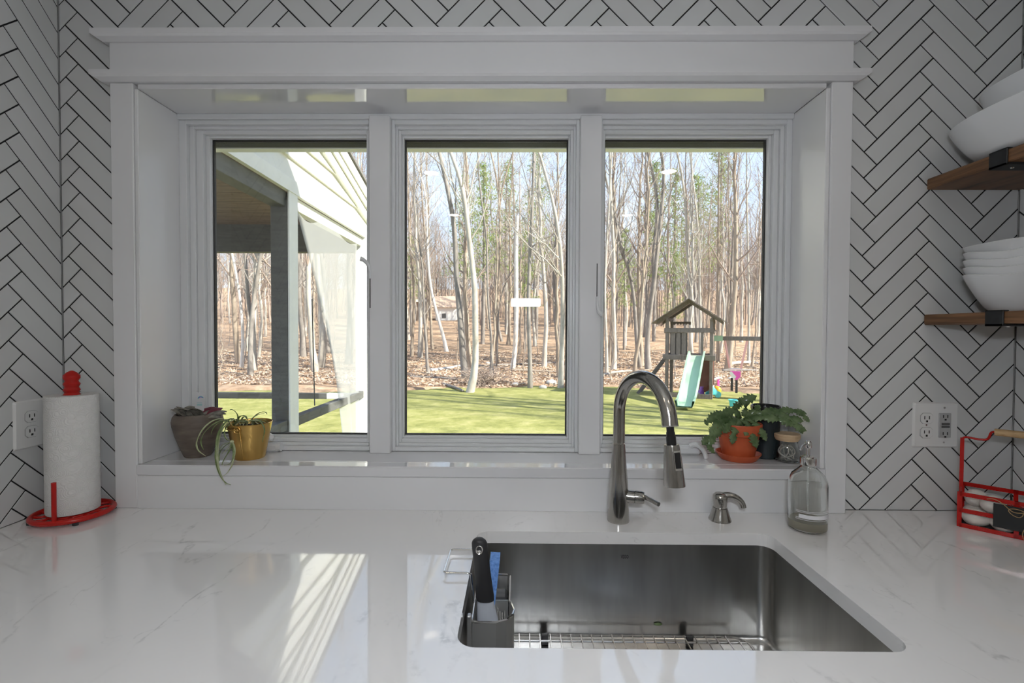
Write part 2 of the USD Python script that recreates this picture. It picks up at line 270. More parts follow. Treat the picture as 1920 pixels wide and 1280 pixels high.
# ------------------------------------------------------------------ the room shell
XL, XR, ZC, ZCEIL, YN = -1.2957, 1.3921, 0.915, 2.46, -4.5
P0 = 0.0720; CC = 0.1494; GR = 0.0036          # vertical pitch and column pitch of the herringbone, joint width
OX0, OX1, OZ0, OZ1 = -1.055, 0.8425, 1.0385, 2.082   # the window recess
CAS0, CAS1 = -1.127, 0.910                          # outer edges of the casing
def herringbone(px, pz, region):
    """Tiles clipped to region, in (h, z); (px, pz) is one ridge point of the pattern."""
    out = []; x0, z0, x1, z1 = region.bounds; d = P0 / 2
    for k in range(int((x0 - px) / (2 * CC)) - 2, int((x1 - px) / (2 * CC)) + 3):
        ax = px + 2 * CC * k
        for n in range(int((pz - z1) / P0) - 5, int((pz - z0) / P0) + 6):
            az = pz - n * P0
            for q in ([(ax - d, az - d), (ax, az - 2 * d), (ax - CC, az - 2 * d - CC), (ax - d - CC, az - d - CC)],
                      [(ax, az), (ax - d, az - d), (ax - d + CC, az - d - CC), (ax + CC, az - CC)]):
                t = Polygon(q).buffer(-GR / 2, join_style=2).intersection(region)
                for g in getattr(t, 'geoms', [t]):
                    if g.geom_type == 'Polygon' and g.area > 4e-5: out.append(g.simplify(1e-5))
    return out
def tile_mesh(poly, th=0.0075, ch=0.0009):
    ins = poly.buffer(-ch, join_style=2)
    a = np.array(poly.exterior.coords)[:-1]
    if ins.geom_type != 'Polygon' or len(ins.exterior.coords) != len(poly.exterior.coords) or abs(poly.convex_hull.area - poly.area) > 1e-7:
        return prism(poly, th)
    b = np.array(ins.exterior.coords)[:-1]
    b = b[[np.argmin(np.linalg.norm(b - p, axis=1)) for p in a]]
    if Polygon(a).exterior.is_ccw is False: a, b = a[::-1], b[::-1]
    n = len(a); v = np.vstack([np.c_[a, np.zeros(n)], np.c_[a, np.full(n, th - ch)], np.c_[b, np.full(n, th)]]); f = []
    for i in range(n):
        j = (i + 1) % n
        for o in (0, n): f += [[o + i, o + j, o + n + j], [o + i, o + n + j, o + n + i]]
    f += [[2 * n, 2 * n + i, 2 * n + i + 1] for i in range(1, n - 1)] + [[0, i + 1, i] for i in range(1, n - 1)]
    return trimesh.Trimesh(v, f, process=False)
def lay(parent, polys, to_world):
    for i, g in enumerate(polys):
        m = tile_mesh(g); m.vertices = to_world(m.vertices)
        part(parent, 'tile', m, tile_mats[(i * 7 + i // 3) % 3], smooth=False)

wb = struct('wall_back')
hole = sbox(OX0 - 0.012, 1.0, OX1 + 0.012, OZ1 + 0.012)
body = sbox(XL - 0.15, -0.3, XR + 0.15, ZCEIL + 0.15).difference(hole)
part(wb, 'wall_panel', move(xz(prism(body, 0.18)), y=0.193), wallpaint, smooth=False)
gr = sbox(XL, ZC, XR, ZCEIL).difference(sbox(CAS0 + 0.01, 0.9, CAS1 - 0.01, 2.2))
part(wb, 'grout', move(xz(prism(gr, 0.0108)), y=0.0128), grout, smooth=False, label='recessed black grout lines')
region = sbox(XL + 0.002, ZC + 0.001, XR - 0.002, ZCEIL).difference(sbox(CAS0, 0.9, CAS1, 2.204))
skew = (2.3551 - 0.0348 - (2.3435 - 0.0348)) / 2.391     # the courses climb a little to the right
def back_w(v): return np.c_[v[:, 0], 0.0075 - v[:, 2], v[:, 1]]
def back_region_polys():
    big = region.buffer(0.1); raw = herringbone(1.1489, 2.3551 - 0.0348 + 0.0, big); out = []
    for g in raw:
        g2 = affinity.affine_transform(g, [1, 0, math.tan(skew) if False else skew, 1, 0, -skew * 1.1489]).intersection(region)
        for h in getattr(g2, 'geoms', [g2]):
            if h.geom_type == 'Polygon' and h.area > 4e-5: out.append(h.simplify(1e-5))
    return out
lay(wb, back_region_polys(), back_w)

wl = struct('wall_left'); YT = -1.05
part(wl, 'wall_panel', chbox(XL - 0.15, XL - 0.0128, YN, 0.012, -0.3, ZCEIL + 0.15, 0), wallpaint, smooth=False)
part(wl, 'grout', chbox(XL - 0.0128, XL - 0.002, YT, 0.0, ZC, ZCEIL, 0), grout, smooth=False, label='recessed black grout lines')
reg = sbox(YT, ZC + 0.001, -0.0018, ZCEIL)
lay(wl, herringbone(-0.11075, 2.2155, reg), lambda v: np.c_[XL - 0.0075 + v[:, 2], v[:, 0], v[:, 1]])
wr = struct('wall_right'); YTR = -0.75
part(wr, 'wall_panel', chbox(XR + 0.0128, XR + 0.15, YN, 0.012, -0.3, ZCEIL + 0.15, 0), wallpaint, smooth=False)
part(wr, 'grout', chbox(XR + 0.002, XR + 0.0128, YTR, 0.0, ZC, ZCEIL, 0), grout, smooth=False, label='recessed black grout lines')
reg = sbox(0.0018, ZC + 0.001, -YTR, ZCEIL)
lay(wr, herringbone(-0.001, 2.2587, reg), lambda v: np.c_[XR + 0.0075 - v[:, 2], -v[:, 0], v[:, 1]])
# the wall behind the camera
struct('wall_near', chbox(XL - 0.15, XR + 0.15, YN - 0.12, YN, -0.3, ZCEIL + 0.15, 0), wallpaint, smooth=False)
struct('floor', chbox(XL - 0.15, XR + 0.15, YN, 0.0, -0.12, 0.0, 0), floorwood, smooth=False)
struct('ceiling', chbox(XL - 0.15, XR + 0.15, YN, 0.2, ZCEIL, ZCEIL + 0.14, 0), ceilpaint, smooth=False)

# trim around the window
J0, J1 = -1.052, 0.8405
struct('trim_1', chbox(CAS0, -1.0632, -0.030, 0.012, ZC, 2.0962, 0.002), paint, 'white painted casing board left of the window', smooth=False)
struct('trim_2', chbox(0.8522, CAS1, -0.030, 0.012, ZC, 2.0962, 0.002), paint, 'white painted casing board right of the window', smooth=False)
def ledge(x0, x1, z0, z1, yb, yf):
    """A ledge with a rounded cove under its front and ends."""
    prof = [(yb, z1), (yf, z1), (yf, z0 + 0.006), (yf + 0.004, z0), (yf + 0.012, z0 - 0.004), (yf + 0.018, z0 - 0.007), (yb, z0 - 0.007)]
    a = yz(prism(Polygon(prof), x1 - x0)); a.apply_translation([x0, 0, 0])
    v = a.vertices; low = v[:, 2] < z0 + 0.005; cut = np.clip((z0 + 0.006 - v[:, 2]) / 0.013, 0, 1) * 0.02
    v[:, 0] += np.where(low, np.where(v[:, 0] < (x0 + x1) / 2, cut, -cut), 0); a.vertices = v; return a
t3 = struct('trim_3', None, None, 'white painted window head with a ledge above and below the flat board')
part(t3, 'head_board', chbox(CAS0, CAS1, -0.030, 0.012, 2.121, 2.206, 0.0015), paint, smooth=False)
part(t3, 'lower_ledge', ledge(-1.166, 0.944, 2.1035, 2.121, 0.0, -0.052), paint, smooth=False)
part(t3, 'crown_ledge', ledge(-1.160, 0.940, 2.211, 2.231, 0.0, -0.054), paint, smooth=False)
t3b = struct('trim_4', chbox(OX0, OX1, -0.024, 0.190, 2.082, 2.0962, 0.002), gloss, 'glossy white head jamb lining the top of the window recess', smooth=False)
struct('trim_5', chbox(-1.063, J0, -0.026, 0.190, OZ0, 2.082, 0.002), paint, 'white painted jamb lining the left side of the window recess', smooth=False)
struct('trim_6', chbox(J1, 0.852, -0.026, 0.190, OZ0, 2.082, 0.002), paint, 'white painted jamb lining the right side of the window recess', smooth=False)
struct('trim_7', cat(chbox(-1.063, 0.852, -0.035, 0.012, 1.0085, OZ0, 0.003), chbox(OX0, OX1, 0.012, 0.190, 1.0135, OZ0, 0.001)), gloss, 'glossy white window sill board with square front edge', smooth=False)
struct('trim_8', chbox(-1.063, 0.852, -0.030, 0.012, ZC, 1.0078, 0.001), paint, 'white painted apron board between sill and counter', smooth=False)

def ring(x0, x1, z0, z1, ins, yf, yb):
    """A rectangular frame; ins = widths (left, right, bottom, top)."""
    l, r, b, t = ins
    g = sbox(x0, z0, x1, z1).difference(sbox(x0 + l, z0 + b, x1 - r, z1 - t))
    return move(xz(prism(g, yb - yf)), y=yb)
def frame_bits(x0, x1, z0, z1, w, yf, yb):
    l, r, b, t = w; c = 0.0012
    return [chbox(x0, x0 + l, yf, yb, z0, z1, c), chbox(x1 - r, x1, yf, yb, z0, z1, c), chbox(x0 + l, x1 - r, yf, yb, z0, z0 + b, c), chbox(x0 + l, x1 - r, yf, yb, z1 - t, z1, c)]
def frame(x0, x1, z0, z1, a, b, yf, yb):
    """Frame members between the insets fractions a..b of the four insets."""
    w = [max(b[i] - a[i], 0.002) for i in range(4)]
    return cat(*frame_bits(x0 + a[0], x1 - a[1], z0 + a[2], z1 - a[3], w, yf, yb))
M0, M1, M2, M3 = -0.4525, -0.3895, 0.1895, 0.2545
struct('trim_9', chbox(M0, M1, 0.108, 0.19, OZ0, 2.068, 0.002), paint, 'white mullion post between left and middle window', smooth=False)
struct('trim_10', chbox(M2, M3, 0.108, 0.19, OZ0, 2.068, 0.002), paint, 'white mullion post between middle and right window', smooth=False)
struct('trim_11', chbox(J0, J1, 0.128, 0.19, 2.066, 2.082, 0.001), vinyl, 'narrow white filler strip under the head jamb', smooth=False)
units = [((J0, M0), (0.076, 0.028)), ((M1, M2), (0.030, 0.0315)), ((M3, J1), (0.021, 0.0565))]
for (x0, x1), (il, ir) in units:
    w = struct(f'window_{units.index(((x0, x1), (il, ir))) + 1}')
    ins = np.array([il, ir, 0.0425, 0.043]); z0, z1 = OZ0 + 0.001, 2.066
    part(w, 'outer_frame', frame(x0, x1, z0, z1, ins * 0, ins * 0.30, 0.136, 0.205), vinyl, smooth=False)
    part(w, 'inner_frame', frame(x0, x1, z0, z1, ins * 0.30, ins * 0.52, 0.150, 0.205), vinyl, smooth=False)
    part(w, 'sash', cat(frame(x0, x1, z0, z1, ins * 0.52, ins * 0.80, 0.158, 0.205), frame(x0, x1, z0, z1, ins * 0.80, ins * 0.96, 0.172, 0.205)), vinyl, smooth=False)
    part(w, 'gasket', frame(x0, x1, z0, z1, ins * 0.96, ins * 0.96 + 0.0035, 0.186, 0.2), gasket, smooth=False)
    part(w, 'pane', chbox(x0 + il * 0.96, x1 - ir * 0.96, 0.1905, 0.1935, z0 + ins[2] * 0.96, z1 - ins[3] * 0.96, 0), pane, smooth=False)
t12 = struct('trim_12', None, None, 'cream outside head and sill trim of the window')
part(t12, 'head_casing', chbox(OX0 - 0.05, OX1 + 0.05, 0.206, 0.245, 2.0285, 2.12, 0.001), whitewood, smooth=False)
part(t12, 'screen_track', chbox(OX0 - 0.05, OX1 + 0.05, 0.220, 0.240, 2.0105, 2.0283, 0.0), M('shade_olive', (0.12, 0.115, 0.075), 0.8), smooth=False, label='screen track coloured dark olive for shade')  # olive colour paints the shade under the cream head, not wear
part(t12, 'drip_edge', chbox(OX0 - 0.05, OX1 + 0.05, 0.214, 0.245, 2.0065, 2.0103, 0.0), whitewood, smooth=False)
part(t12, 'outer_sill', chbox(OX0 - 0.05, OX1 + 0.05, 0.206, 0.235, 0.98, 1.05, 0.003), whitewood, smooth=False)

# hardware on the windows
def crank(win, x, flip):
    base = chbox(x - 0.036, x + 0.036, 0.112, 0.136, OZ0 + 0.0005, OZ0 + 0.026, 0.006)
    nub = rot(trimesh.creation.cylinder(0.012, 0.014, sections=20), math.pi / 2, [0, 1, 0]); nub = move(nub, x + 0.034 * flip, 0.122, OZ0 + 0.014)
    c = part(win, 'crank', cat(base, nub), vinyl, smooth=30, label='white casement crank cover on the sash foot')
    if flip > 0:
        h = chbox(x - 0.030, x + 0.018, 0.108, 0.128, OZ0 + 0.032, OZ0 + 0.056, 0.007); h = rot(h, -0.25, [0, 1, 0], (x, 0.118, OZ0 + 0.045))
        part(c, 'handle', cat(h, tube([(x - 0.02, 0.118, OZ0 + 0.02), (x - 0.018, 0.118, OZ0 + 0.04)], 0.006)), vinyl)
    else:
        h = tube(spline([(x, 0.105, OZ0 + 0.03), (x + 0.016, 0.094, OZ0 + 0.036), (x + 0.030, 0.080, OZ0 + 0.022), (x + 0.036, 0.074, OZ0 + 0.001)], 14), np.linspace(0.008, 0.0065, 14), 10)
        part(c, 'handle', h, vinyl)
p = on_z(515, 836, OZ0 + 0.012); crank('/World/window_1', float(on_y(503, 835, 0.122)[0]), 1)
crank('/World/window_3', float(on_y(1291, 835, 0.122)[0]), -1)
def lever(win, pts, w=0.0055):
    P = spline([on_y(a, b, y) for a, b, y in pts], 18); part(win, 'lock_lever', tube(P, np.linspace(w * 1.25, w * 0.45, 18), 10), vinyl, label='white curved sash lock lever')
lever('/World/window_1', [(676, 485, 0.095), (684, 489, 0.097), (690, 497, 0.1), (693, 507, 0.102), (693.5, 522, 0.104)])
lever('/World/window_3', [(1131, 590, 0.092), (1125, 587, 0.096), (1121, 578, 0.1), (1119.5, 566, 0.103), (1119.5, 556, 0.105)])
for win, a, b in (('/World/window_1', (694, 520), (694, 577)), ('/World/window_3', (1119.5, 494), (1119.5, 558))):
    A, B = on_y(*a, 0.1085), on_y(*b, 0.1085)
    part(win, 'lever_slot', chbox(A[0] - 0.0012, A[0] + 0.0012, 0.1068, 0.1085, B[2], A[2], 0), slotdark, smooth=False)

# ------------------------------------------------------------------ counter and sink
HX0, HX1, HY0, HY1 = -0.096, 0.628, -0.612, -0.166
YF = -0.76
ctop = sbox(XL, YF, XR, -0.0005).difference(affinity.translate(rrect(HX1 - HX0, HY1 - HY0, 0.032, 8), (HX0 + HX1) / 2, (HY0 + HY1) / 2))
one('countertop', prism(ctop, 0.030, ZC - 0.030), quartz, 'white quartz worktop with faint grey veins and sink cutout', 'countertop', smooth=False)
cab = thing('base_cabinet', 'white base cabinet carrying the worktop under the window', 'cabinet')
part(cab, 'carcass', cat(chbox(XL, HX0 - 0.05, -0.70, 0.0, 0.1, 0.884, 0.001), chbox(HX1 + 0.05, XR, -0.70, 0.0, 0.1, 0.884, 0.001), chbox(XL, XR, -0.70, 0.0, 0.1, 0.60, 0.001), chbox(XL, XR, -0.62, 0.0, 0.0, 0.1, 0)), paint, smooth=False)
for i in range(5):
    a = XL + 0.01 + i * 0.535; d = part(cab, 'door', chbox(a, a + 0.52, -0.722, -0.7002, 0.11, 0.88, 0.003), paint, smooth=False)
    part(d, 'handle', tube([(a + 0.46, -0.744, 0.70), (a + 0.46, -0.744, 0.84)], 0.005), blackiron)
sk = thing('sink', 'undermount brushed steel single bowl sink with square corners', 'sink', ((HX0 + HX1) / 2, (HY0 + HY1) / 2, 0.645))
SW, SD, SH = HX1 - HX0 + 0.004, HY1 - HY0 + 0.004, 0.885 - 0.645 - 0.0005
def loft(rings):
    n = len(rings[0]); v = np.vstack(rings); f = []
    for k in range(len(rings) - 1):
        i = np.arange(n); j = (i + 1) % n; a, b = k * n, (k + 1) * n
        f += [np.c_[a + i, a + j, b + j], np.c_[a + i, b + j, b + i]]
    return v, np.vstack(f)
def bowl_shell(w, d, h, r, fil, th):
    def rg(ins, z):
        c = np.array(rrect(w - 2 * ins, d - 2 * ins, max(r - ins, 0.004), 8).exterior.coords)[:-1]; return np.c_[c, np.full(len(c), z)]
    inner = [rg(0, h)] + [rg(0, fil)] + [rg(fil * (1 - math.cos(a)), fil * (1 - math.sin(a))) for a in np.linspace(0.2, math.pi / 2, 6)]
    inner += [rg(0.12, -0.002), rg(0.18, -0.004)]
    outer = [rg(0.18, -0.004 - th), rg(0.0, -th), rg(-th, fil), rg(-th, h - th), rg(-0.02, h - th), rg(-0.02, h), rg(0, h)]
    v, f = loft(inner[::1]); n = len(inner[0]); k = len(v)
    cen = np.vstack([v, [[0, 0, -0.004]]]); i = np.arange(n); j = (i + 1) % n; o = k - n
    f = np.vstack([f[:, ::-1] if False else f, np.c_[o + i, o + j, np.full(n, k)]])
    a = trimesh.Trimesh(cen, f, process=False)
    v2, f2 = loft(outer); b = trimesh.Trimesh(v2, f2, process=False)
    m = cat(a, b); m.fix_normals() if False else None
    return m
part(sk, 'bowl', bowl_shell(SW, SD, SH, 0.03, 0.014, 0.0012), sinksteel, smooth=40)
part(sk, 'drain', lathe([(0, -0.0035), (0.045, -0.0035), (0.055, -0.001), (0.058, -0.001), (0.058, -0.006), (0, -0.006)], 32), wiresteel)
tm = meshkit.text_mesh('VIGO', 0.0085, 0.0002, bold=True); tm.vertices = np.c_[tm.vertices[:, 0] * 0.62, -tm.vertices[:, 2], tm.vertices[:, 1]]
q = on_y(1164.5, 1047, HY1 - 0.0006); part(sk, 'lettering', move(tm, q[0] - (HX0 + HX1) / 2, SD / 2 - 0.0006, q[2] - 0.645), slotdark, smooth=False, label='small dark lettering VIGO on the back wall of the bowl')
# wire grid on the sink floor
sg = thing('sink_grid', 'steel wire grid with black rubber feet lying in the sink', 'sink grid', ((HX0 + HX1) / 2 - 0.005, (HY0 + HY1) / 2, 0.645))
gw, gd, gz = 0.60, 0.400, 0.022
oc = np.array(rrect(gw, gd, 0.035, 6).exterior.coords)[:-1]
part(sg, 'border_wire', tube(np.c_[oc, np.full(len(oc), gz)], 0.0028, 8, closed=True), wiresteel)
for x in np.arange(-gw / 2 + 0.022, gw / 2 - 0.01, 0.0252):
    e = gd / 2 - 0.001 - (0.02 if abs(x) > gw / 2 - 0.03 else 0); part(sg, 'cross_wire', tube([(x, -e, gz + 0.004), (x, e, gz + 0.004)], 0.0016, 6), wiresteel)
for y in np.linspace(-gd / 2 + 0.05, gd / 2 - 0.022, 5):
    part(sg, 'long_wire', tube([(-gw / 2, y, gz), (gw / 2, y, gz)], 0.0022, 6), wiresteel)
for x in (-0.19, 0.165):
    for y in (-gd / 2, gd / 2): part(sg, 'rubber_foot', chbox(x - 0.009, x + 0.009, y - 0.006, y + 0.004, 0.0002, gz + 0.005, 0.002), blackrubber)
# a scrap of leaf and water drops on the steel
q = on_y(1234, 1170, HY1 - 0.001)
one('leaf_scrap', ell((q[0], HY1 - 0.0005, q[2]), (0.010, 0.0011, 0.004), 2), cactusleaf, 'scrap of green leaf stuck on the back wall of the sink', 'leaf')
dr = []
for _ in range(60):
    x = RNG.uniform(HX0 + 0.03, HX1 - 0.04); z = 0.70 + 0.16 * RNG.random() ** 1.6; r = RNG.uniform(0.0008, 0.0022)
    dr.append(ell((x, HY1 + 0.0018, z), (r, r * 0.7, r * 1.2), 1))
one('water_drops', cat(*dr), clearglass, 'small water drops clinging to the back wall of the sink', 'water', kind='stuff')

# ------------------------------------------------------------------ faucet, soap pump
fb = on_z(1163.5, 977, ZC); fb = np.array([0.2703, -0.090, ZC])
fa = thing('faucet', 'brushed steel gooseneck kitchen faucet with pulled down spray head behind the sink', 'faucet', fb)
part(fa, 'body', lathe([(0, 0), (0.0285, 0), (0.029, 0.003), (0.0285, 0.006), (0.0272, 0.05), (0.0245, 0.10), (0.0200, 0.15), (0.0172, 0.19), (0.0165, 0.205), (0, 0.205)], 40), faucetsteel, smooth=40)
dv = np.array([0.37, -0.93, 0]); dv /= np.linalg.norm(dv)
arc = [(0, 0.207), (0, 0.26), (0, 0.30)]
reach, rad = 0.185, 0.0925
rad = 0.100
pts = [(0, z) for z in np.linspace(0.2075, 0.284, 8)] + [(rad - rad * math.cos(a), 0.288 + rad * 1.02 * math.sin(a)) for a in np.linspace(0.1, math.pi * 0.93, 26)] + [(0.2022, 0.2890)]
u, z = np.array(pts).T; tr = np.r_[np.full(8, 0.0153), np.linspace(0.0153, 0.0181, 26), 0.0184]
spt = np.c_[dv[0] * u, dv[1] * u, z]
part(fa, 'spout', tube(spt, tr, 24), faucetsteel, smooth=40)
tip = spt[-1]; tdir = spt[-1] - spt[-2]; tdir /= np.linalg.norm(tdir)
part(fa, 'spout_ring', tube([tip - tdir * 0.001, tip + tdir * 0.002], 0.0186, 24), wiresteel)
ax = np.array([0.06, -0.09, -1.0]); ax /= np.linalg.norm(ax)
part(fa, 'hose_connector', cat(tube([tip, tip + ax * 0.022], 0.0085, 20), tube([tip + ax * 0.014, tip + ax * 0.024], 0.0095, 20), tube([tip + ax * 0.024, tip + ax * 0.042], 0.0108, 20)), blackgloss, smooth=40)
h0 = tip + ax * 0.041
hp = np.array([h0 + ax * s for s in (0, 0.0005, 0.006, 0.03, 0.06, 0.088, 0.092, 0.0925)])
sh = part(fa, 'spray_head', tube(hp, [0.012, 0.0162, 0.0172, 0.0192, 0.0217, 0.0236, 0.0236, 0.019], 28), faucetsteel, smooth=40)
fr = np.array([0.28, -0.96, -0.06]); fr -= ax * np.dot(fr, ax); fr /= np.linalg.norm(fr); sd = np.cross(ax, fr)
def on_head(s0, s1, w, r, th):
    ptsb = []
    for s in (s0, s1):
        for k in (-1, 1):
            for t in (0, th): ptsb.append(h0 + ax * s + sd * k * w + fr * (r + (s - 0.05) * 0.06 + t))
    return trimesh.convex.convex_hull(np.array(ptsb))
part(sh, 'button_frame', on_head(0.012, 0.055, 0.0085, 0.0155, 0.0055), wiresteel, smooth=False)
part(sh, 'button', on_head(0.016, 0.050, 0.006, 0.0175, 0.0055), blackgloss, smooth=False)
hd = np.array([0.97, -0.22, 0]); hd /= np.linalg.norm(hd); hz = 0.066
hb = part(fa, 'handle_hub', cat(tube([hd * 0.018 + [0, 0, hz], hd * 0.041 + [0, 0, hz]], 0.0168, 28), tube([hd * 0.0425 + [0, 0, hz], hd * 0.060 + [0, 0, hz], hd * 0.066 + [0, 0, hz]], [0.0172, 0.0165, 0.0145], 28)), faucetsteel, smooth=40)
part(hb, 'hub_gap', tube([hd * 0.0408 + [0, 0, hz], hd * 0.0427 + [0, 0, hz]], 0.0158, 28), slotdark)
part(hb, 'lever', tube([hd * 0.056 + [0, 0, hz + 0.006], hd * 0.062 + [0.012, -0.012, hz + 0.001], hd * 0.075 + [0.017, -0.040, hz - 0.002]], [0.0062, 0.0058, 0.0056], 16), faucetsteel)
so = on_z(1357, 981, ZC)
sp = thing('soap_dispenser', 'short brushed steel deck soap pump beside the faucet', 'soap dispenser', (so[0], so[1] + 0.024, ZC))
part(sp, 'base', lathe([(0, 0), (0.0285, 0), (0.0285, 0.003), (0.0265, 0.008), (0.020, 0.028), (0.0185, 0.034), (0, 0.034)], 36), faucetsteel, smooth=40)
part(sp, 'pump_head', lathe([(0, 0.033), (0.0165, 0.033), (0.0175, 0.045), (0.0190, 0.058), (0.0185, 0.066), (0.013, 0.0715), (0, 0.0725)], 36), faucetsteel, smooth=50)
part(sp, 'nozzle', tube(spline([(0.006, 0, 0.062), (0.030, -0.006, 0.0655), (0.048, -0.010, 0.056), (0.057, -0.012, 0.038)], 16), np.linspace(0.0105, 0.0068, 16), 16), faucetsteel, smooth=60)

# ------------------------------------------------------------------ caddy on the sink's left edge, brush, sponge
cd = thing('sink_caddy', 'steel sponge caddy hooked over the left edge of the sink', 'sink caddy', (HX0, -0.37, ZC))
cup = Polygon([(0.012, -0.092), (0.010, 0.088), (0.078, 0.088), (0.083, 0.080), (0.083, -0.020), (0.088, -0.032), (0.0925, -0.050), (0.089, -0.068), (0.078, -0.084), (0.058, -0.093)]).buffer(-0.006).buffer(0.006, quad_segs=6)
ci = cup.buffer(-0.0012); ZR = -0.050
part(cd, 'cup', cat(prism(cup.difference(ci), 0.115, ZR - 0.117), prism(cup, 0.0012, ZR - 0.118)), caddysteel, smooth=40)
rc = np.array(cup.exterior.coords)[:-1]
part(cd, 'rim_wire', tube(np.c_[rc, np.full(len(rc), ZR)], 0.0021, 8, closed=True), wiresteel)
part(cd, 'hook_wire', tube(np.array([(0.010, 0.078, ZR), (0.004, 0.078, 0.008), (-0.004, 0.078, 0.0105), (-0.046, 0.078, 0.0105), (-0.051, 0.073, 0.0105), (-0.051, -0.021, 0.0105), (-0.046, -0.026, 0.0105), (-0.004, -0.026, 0.0105), (0.004, -0.026, 0.008), (0.010, -0.026, ZR)]), 0.0020, 8), wiresteel)
part(cd, 'divider', chbox(0.0125, 0.080, -0.010, -0.0088, ZR - 0.09, ZR - 0.004, 0.0), caddysteel, smooth=False)
part(cd, 'bumper_bar', chbox(0.003, 0.0115, -0.094, -0.082, ZR - 0.16, ZR + 0.012, 0.002), caddysteel, smooth=False)
def flat_loft(pts, ws, ts, n=18):
    """Elliptical sections along a path: ws half widths across x, ts half thicknesses across y."""
    rings = []; a = np.arange(n) * 2 * np.pi / n
    for p_, w_, t_ in zip(pts, ws, ts): rings.append(np.c_[p_[0] + w_ * np.cos(a), p_[1] + t_ * np.sin(a), np.full(n, p_[2])])
    if pts[-1][2] < pts[0][2]: rings = rings[::-1]
    v, f = loft(rings); k = len(v); v = np.vstack([v, rings[0].mean(0), rings[-1].mean(0)]); i = np.arange(n); j = (i + 1) % n
    f = np.vstack([f, np.c_[j, i, np.full(n, k)], np.c_[k - n + i, k - n + j, np.full(n, k + 1)]]); return trimesh.Trimesh(v, f, process=False)
b0 = on_y(898, 1008, -0.448); b1 = on_y(910, 1124, -0.436)
br = thing('dish_brush', 'dish scrubber with thick black grip standing in the caddy', 'dish brush', b1)
g = b0 - b1; tt = np.r_[np.linspace(0, 0.84, 10), 0.92, 0.96, 0.985, 1.0]
part(br, 'grip', flat_loft([g * t for t in tt], [0.0172, 0.0178, 0.0170, 0.0163, 0.0160, 0.0157, 0.0154, 0.0152, 0.0154, 0.0156, 0.0150, 0.0128, 0.0088, 0.003], [0.012] * 11 + [0.011, 0.009, 0.004]), blackrubber, smooth=50)
e0 = g * 0.85
part(br, 'hang_ring', tube(np.array([e0 + [0.0060 * math.cos(a), -0.0118, 0.0078 * math.sin(a)] for a in np.linspace(0, 2 * np.pi, 20)[:-1]]), 0.0012, 6, closed=True), wiresteel)
part(br, 'hang_hole', flat_loft([e0 + [0, -0.0105, z_] for z_ in np.linspace(-0.007, 0.007, 7)], [0.001, 0.004, 0.0052, 0.0055, 0.0052, 0.004, 0.001], [0.0013] * 7), wiresteel)
part(br, 'neck', flat_loft([(0.0, 0, 0.003), (0.001, 0, -0.012), (0.004, 0, -0.035), (0.008, 0.002, -0.075)], [0.0158, 0.0175, 0.0205, 0.024], [0.009, 0.010, 0.011, 0.012]), greyplastic, smooth=50)
part(br, 'bristle', cat(*[tube([(0.030, 0.004 + 0.001 * k, -0.050 - 0.003 * k), (0.044 + 0.001 * (k % 3), 0.002 + 0.0015 * k, -0.040 - 0.003 * k)], 0.0007, 5) for k in range(10)]), whitep, kind='stuff')
sw = thing('sponge', 'bright blue kitchen sponge upright behind the black brush grip', 'sponge', (on_y(930, 1080, -0.385)[0] - 0.004, -0.385, 0.908))
part(sw, 'foam', rot(trimesh.convex.convex_hull(np.array([(x * (0.5 + 0.5 * (z > 0)), y, z) for x in (-0.010, 0.010) for y in (-0.020, 0.020) for z in (-0.045, 0.046)])), 0.05, [0, 1, 0]), sponge, smooth=False)
b3 = thing('scrub_pad_holder', 'dark grey plastic scrubber head with wiry bristles inside the caddy', 'scrubber', (HX0 + 0.055, -0.330, ZC + ZR - 0.105))
part(b3, 'head', cat(chbox(-0.016, 0.022, 0.0, 0.030, 0.002, 0.085, 0.005), chbox(-0.012, 0.020, -0.022, 0.002, 0.002, 0.070, 0.005)), darkgrey)
part(b3, 'bristle', cat(*[tube([(-0.012 + 0.0042 * (k % 8), -0.060 - 0.004 * (k // 8), 0.05), (-0.014 + 0.0046 * (k % 8), -0.070 - 0.005 * (k // 8), 0.085 + 0.012 * RNG.random())], 0.0007, 5) for k in range(24)]), whitep, kind='stuff')

# ------------------------------------------------------------------ glass soap bottle, jar
bt = on_z(1505, 988, ZC)
gb = thing('glass_bottle', 'clear glass pump bottle with a little amber soap standing right of the sink', 'bottle', (0.7415, -0.135, ZC))
R = 0.0445
outer = [(0, 0.0005), (R - 0.006, 0.0005), (R - 0.001, 0.004), (R, 0.010), (R, 0.115), (R - 0.002, 0.128), (R - 0.008, 0.141), (R - 0.018, 0.151), (0.020, 0.157), (0.0165, 0.161), (0.0165, 0.170)]
inner = [(0.0138, 0.170), (0.0138, 0.160), (0.0185, 0.154), (R - 0.020, 0.148), (R - 0.0105, 0.138), (R - 0.0048, 0.126), (R - 0.003, 0.114), (R - 0.003, 0.012), (R - 0.006, 0.007), (0, 0.0065)]
part(gb, 'glass', lathe(outer + inner, 56), clearglass, smooth=50)
part(gb, 'soap', lathe([(0, 0.0062), (R - 0.0062, 0.0066), (R - 0.0028, 0.012), (R - 0.0028, 0.026), (0, 0.026)], 48), soapliq, smooth=40)
aa = np.linspace(math.radians(215), math.radians(325), 30); bo = np.array([[r_ * math.cos(t), r_ * math.sin(t)] for r_, rng_ in ((R + 0.0007, aa), (R + 0.0001, aa[::-1])) for t in rng_])
part(gb, 'printed_band', prism(Polygon(bo), 0.0085, 0.0405), labelwhite, smooth=False)
